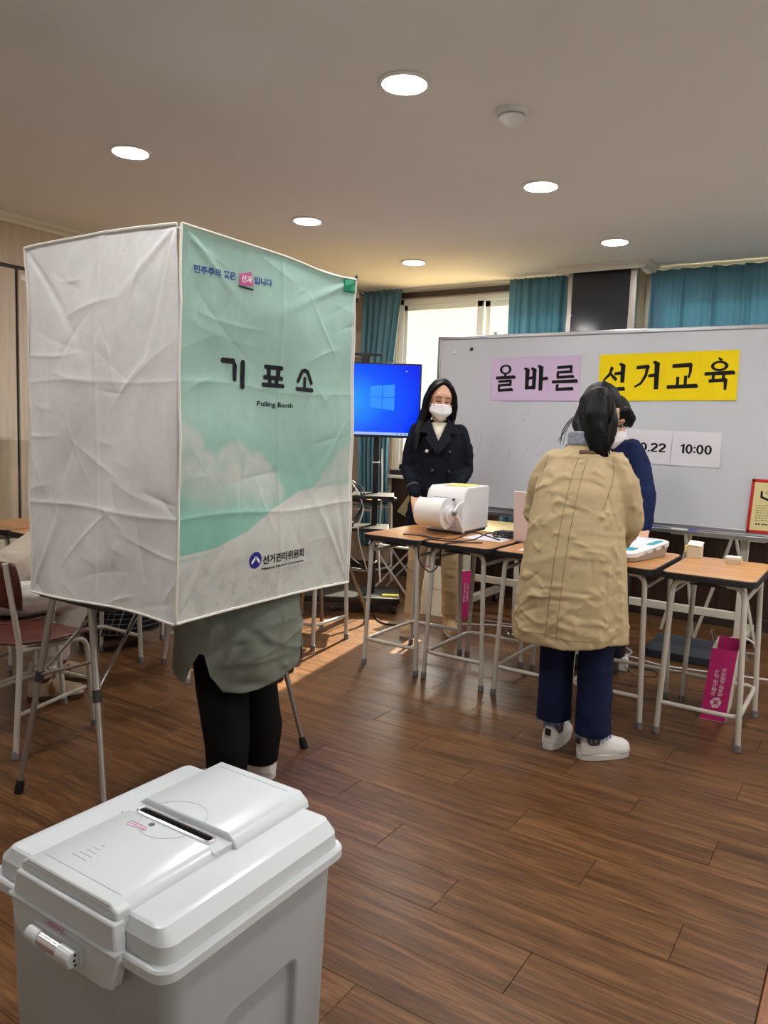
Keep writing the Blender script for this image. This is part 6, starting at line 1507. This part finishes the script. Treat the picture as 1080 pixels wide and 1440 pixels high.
MB().tube(spline([(-1.15, 4.40, .03), (-1.08, 4.36, .005), (-.98, 4.42, .005), (-1.02, 4.52, .005), (-1.15, 4.5, .005)], 8), .0028, 6).build('cord', M_cabk, t)
FC = [([(-2.52, 4.80, .006), (-2.42, 4.72, .006), (-2.3, 4.80, .006), (-2.1, 4.90, .006), (-1.8, 4.86, .006), (-1.5, 4.75, .006), (-1.2, 4.72, .006), (-1.0, 4.66, .006), (-.7, 4.72, .006), (-.4, 4.78, .006)], M_cabw, 'white cable running along the floor behind the row of desks'),
      ([(-2.3, 4.95, .006), (-2.0, 4.98, .006), (-1.7, 5.05, .006), (-1.35, 4.95, .006), (-1.22, 4.8, .006), (-1.3, 4.6, .006), (-1.1, 4.55, .006), (-.85, 4.62, .006)], mat('grey_cable', (188, 186, 190), .5), 'grey cable winding past the white plug on the floor'),
      ([(-1.0, 5.2, .006), (-.85, 5.3, .02), (-.72, 5.25, .10), (-.62, 5.2, .12), (-.55, 5.22, .06), (-.6, 5.3, .006), (-.8, 5.36, .006)], M_cabw, 'white cable rising in a loop beside the whiteboard post'),
      ([(-3.0, 4.55, .006), (-2.86, 4.42, .006), (-2.75, 4.40, .006), (-2.62, 4.5, .006)], M_cabk, 'thin black cord on the floor by the television cart wheel')]
for pts, m, lab in FC: solo(MB().tube(spline(pts, 8), .0055, 7), 'cable', m, lab, 'cable', 'cables lying on the floor')
# crumpled clear wrapper
rs = random.Random(3); mb = MB(); n = 9
mb.grid([V(-2.03+.15*i/(n-1)+rs.uniform(-.008, .008), 4.60+.12*j/(n-1)+rs.uniform(-.008, .008), .008+.045*math.sin(math.pi*i/(n-1))*math.sin(math.pi*j/(n-1))+rs.uniform(0, .018)) for j in range(n) for i in range(n)], n, n)
solo(mb, 'plastic_wrapper', clear_mat('clear_film', (225, 230, 235), .1, .08), 'crumpled clear plastic wrapper on the floor beside the khaki coat', 'wrapper', ang=5)
# small white ring on the floor
solo(MB().tube([(-3.35+.03*math.cos(a), 4.55+.03*math.sin(a), .004) for a in [rad(q) for q in range(0, 345, 15)]], .003, 6), 'cable_tie', M_cabw, 'tiny white loop lying on the sunlit floor near the cart', 'cable tie')

# ================================================================== LEFT SIDE: acrylic screen, extra desk, folding table
t = thing('acrylic_screen', 'clear folded acrylic screen standing on the desk left of the booth', 'acrylic screen', (-3.93, 2.3, .76))
M_acr = clear_mat('acrylic', (248, 246, 242), .05, .03)
part('front_panel', M_acr, t, (-4.14, -3.70, 2.215, 2.218, .7605, 1.225)); part('side_panel', M_acr, t, (-3.702, -3.699, 2.219, 2.50, .7605, 1.225)); part('side_panel', M_acr, t, (-4.143, -4.14, 2.219, 2.50, .7605, 1.225))
for x in (-3.82, -4.02): part('clip', M_white, t, (x-.012, x+.012, 2.205, 2.228, .7605, .775), bevel=.002)
t = thing('plastic_sleeve', 'curled transparent plastic film with white glints beside the acrylic screen', 'plastic film', (-3.50, 2.42, .76))
pts = [V(-3.66+.24*i/11, 2.48+.05*math.sin(i*.9), .775+.42*j/11+.03*math.sin(i*.8+j*.5)*(j/11)) for j in range(12) for i in range(12)]
MB().grid(pts, 12, 12).build('film', clear_mat('film', (232, 232, 228), .1, .06), t, ang=180)
MB().tube(spline([(-3.66, 2.48, 1.20), (-3.60, 2.49, 1.14), (-3.52, 2.50, 1.12), (-3.46, 2.48, 1.06)], 5), .006, 6, 2).build('white_edge', M_pap, t)
d = copy_tree(desk0); d.location = (-3.06, 3.76, 0); d.rotation_euler.z = math.pi/2; d['label'] = 'wood-topped school desk behind the booth, only its legs showing'
t = thing('folding_table', 'folding table with bent chrome legs behind the booth beside the television cart', 'table', (-3.2, 4.33, 0))
part('tabletop', M_door, t, (-3.40, -3.06, 3.98, 4.26, .70, .725), bevel=.004)
for (x, y), (x2, y2) in (((-3.09, 4.23), (-2.92, 4.33)), ((-3.37, 4.23), (-3.42, 4.25)), ((-3.09, 4.01), (-3.05, 4.0)), ((-3.37, 4.01), (-3.42, 4.0))):
    lg = MB().tube(bend([(x, y, .70), (x+(x2-x)*.25, y+(y2-y)*.25, .45), (x2, y2, .10), (x2, y2, .02)], .05), .0125, 10).build('leg', mat('dull_chrome', (150, 134, 116), .3, .9), t)
    MB().tube([(x2, y2, 0), (x2, y2, .03)], .016, 12).build('foot_cap', M_cap, lg)

t = thing('folding_stand', 'white folding stand with crossed legs behind the television cart', 'folding stand', (-3.28, 5.3, 0))
for yy in (5.2, 5.42):
    MB().tube([(-3.47, yy, .40), (-3.10, yy, .01)], .009, 8).build('leg', M_cabw, t); MB().tube([(-3.10, yy+.02, .40), (-3.47, yy+.02, .01)], .009, 8).build('leg', M_cabw, t)
part('seat', M_cabw, t, (-3.49, -3.07, 5.17, 5.45, .40, .415), bevel=.004)
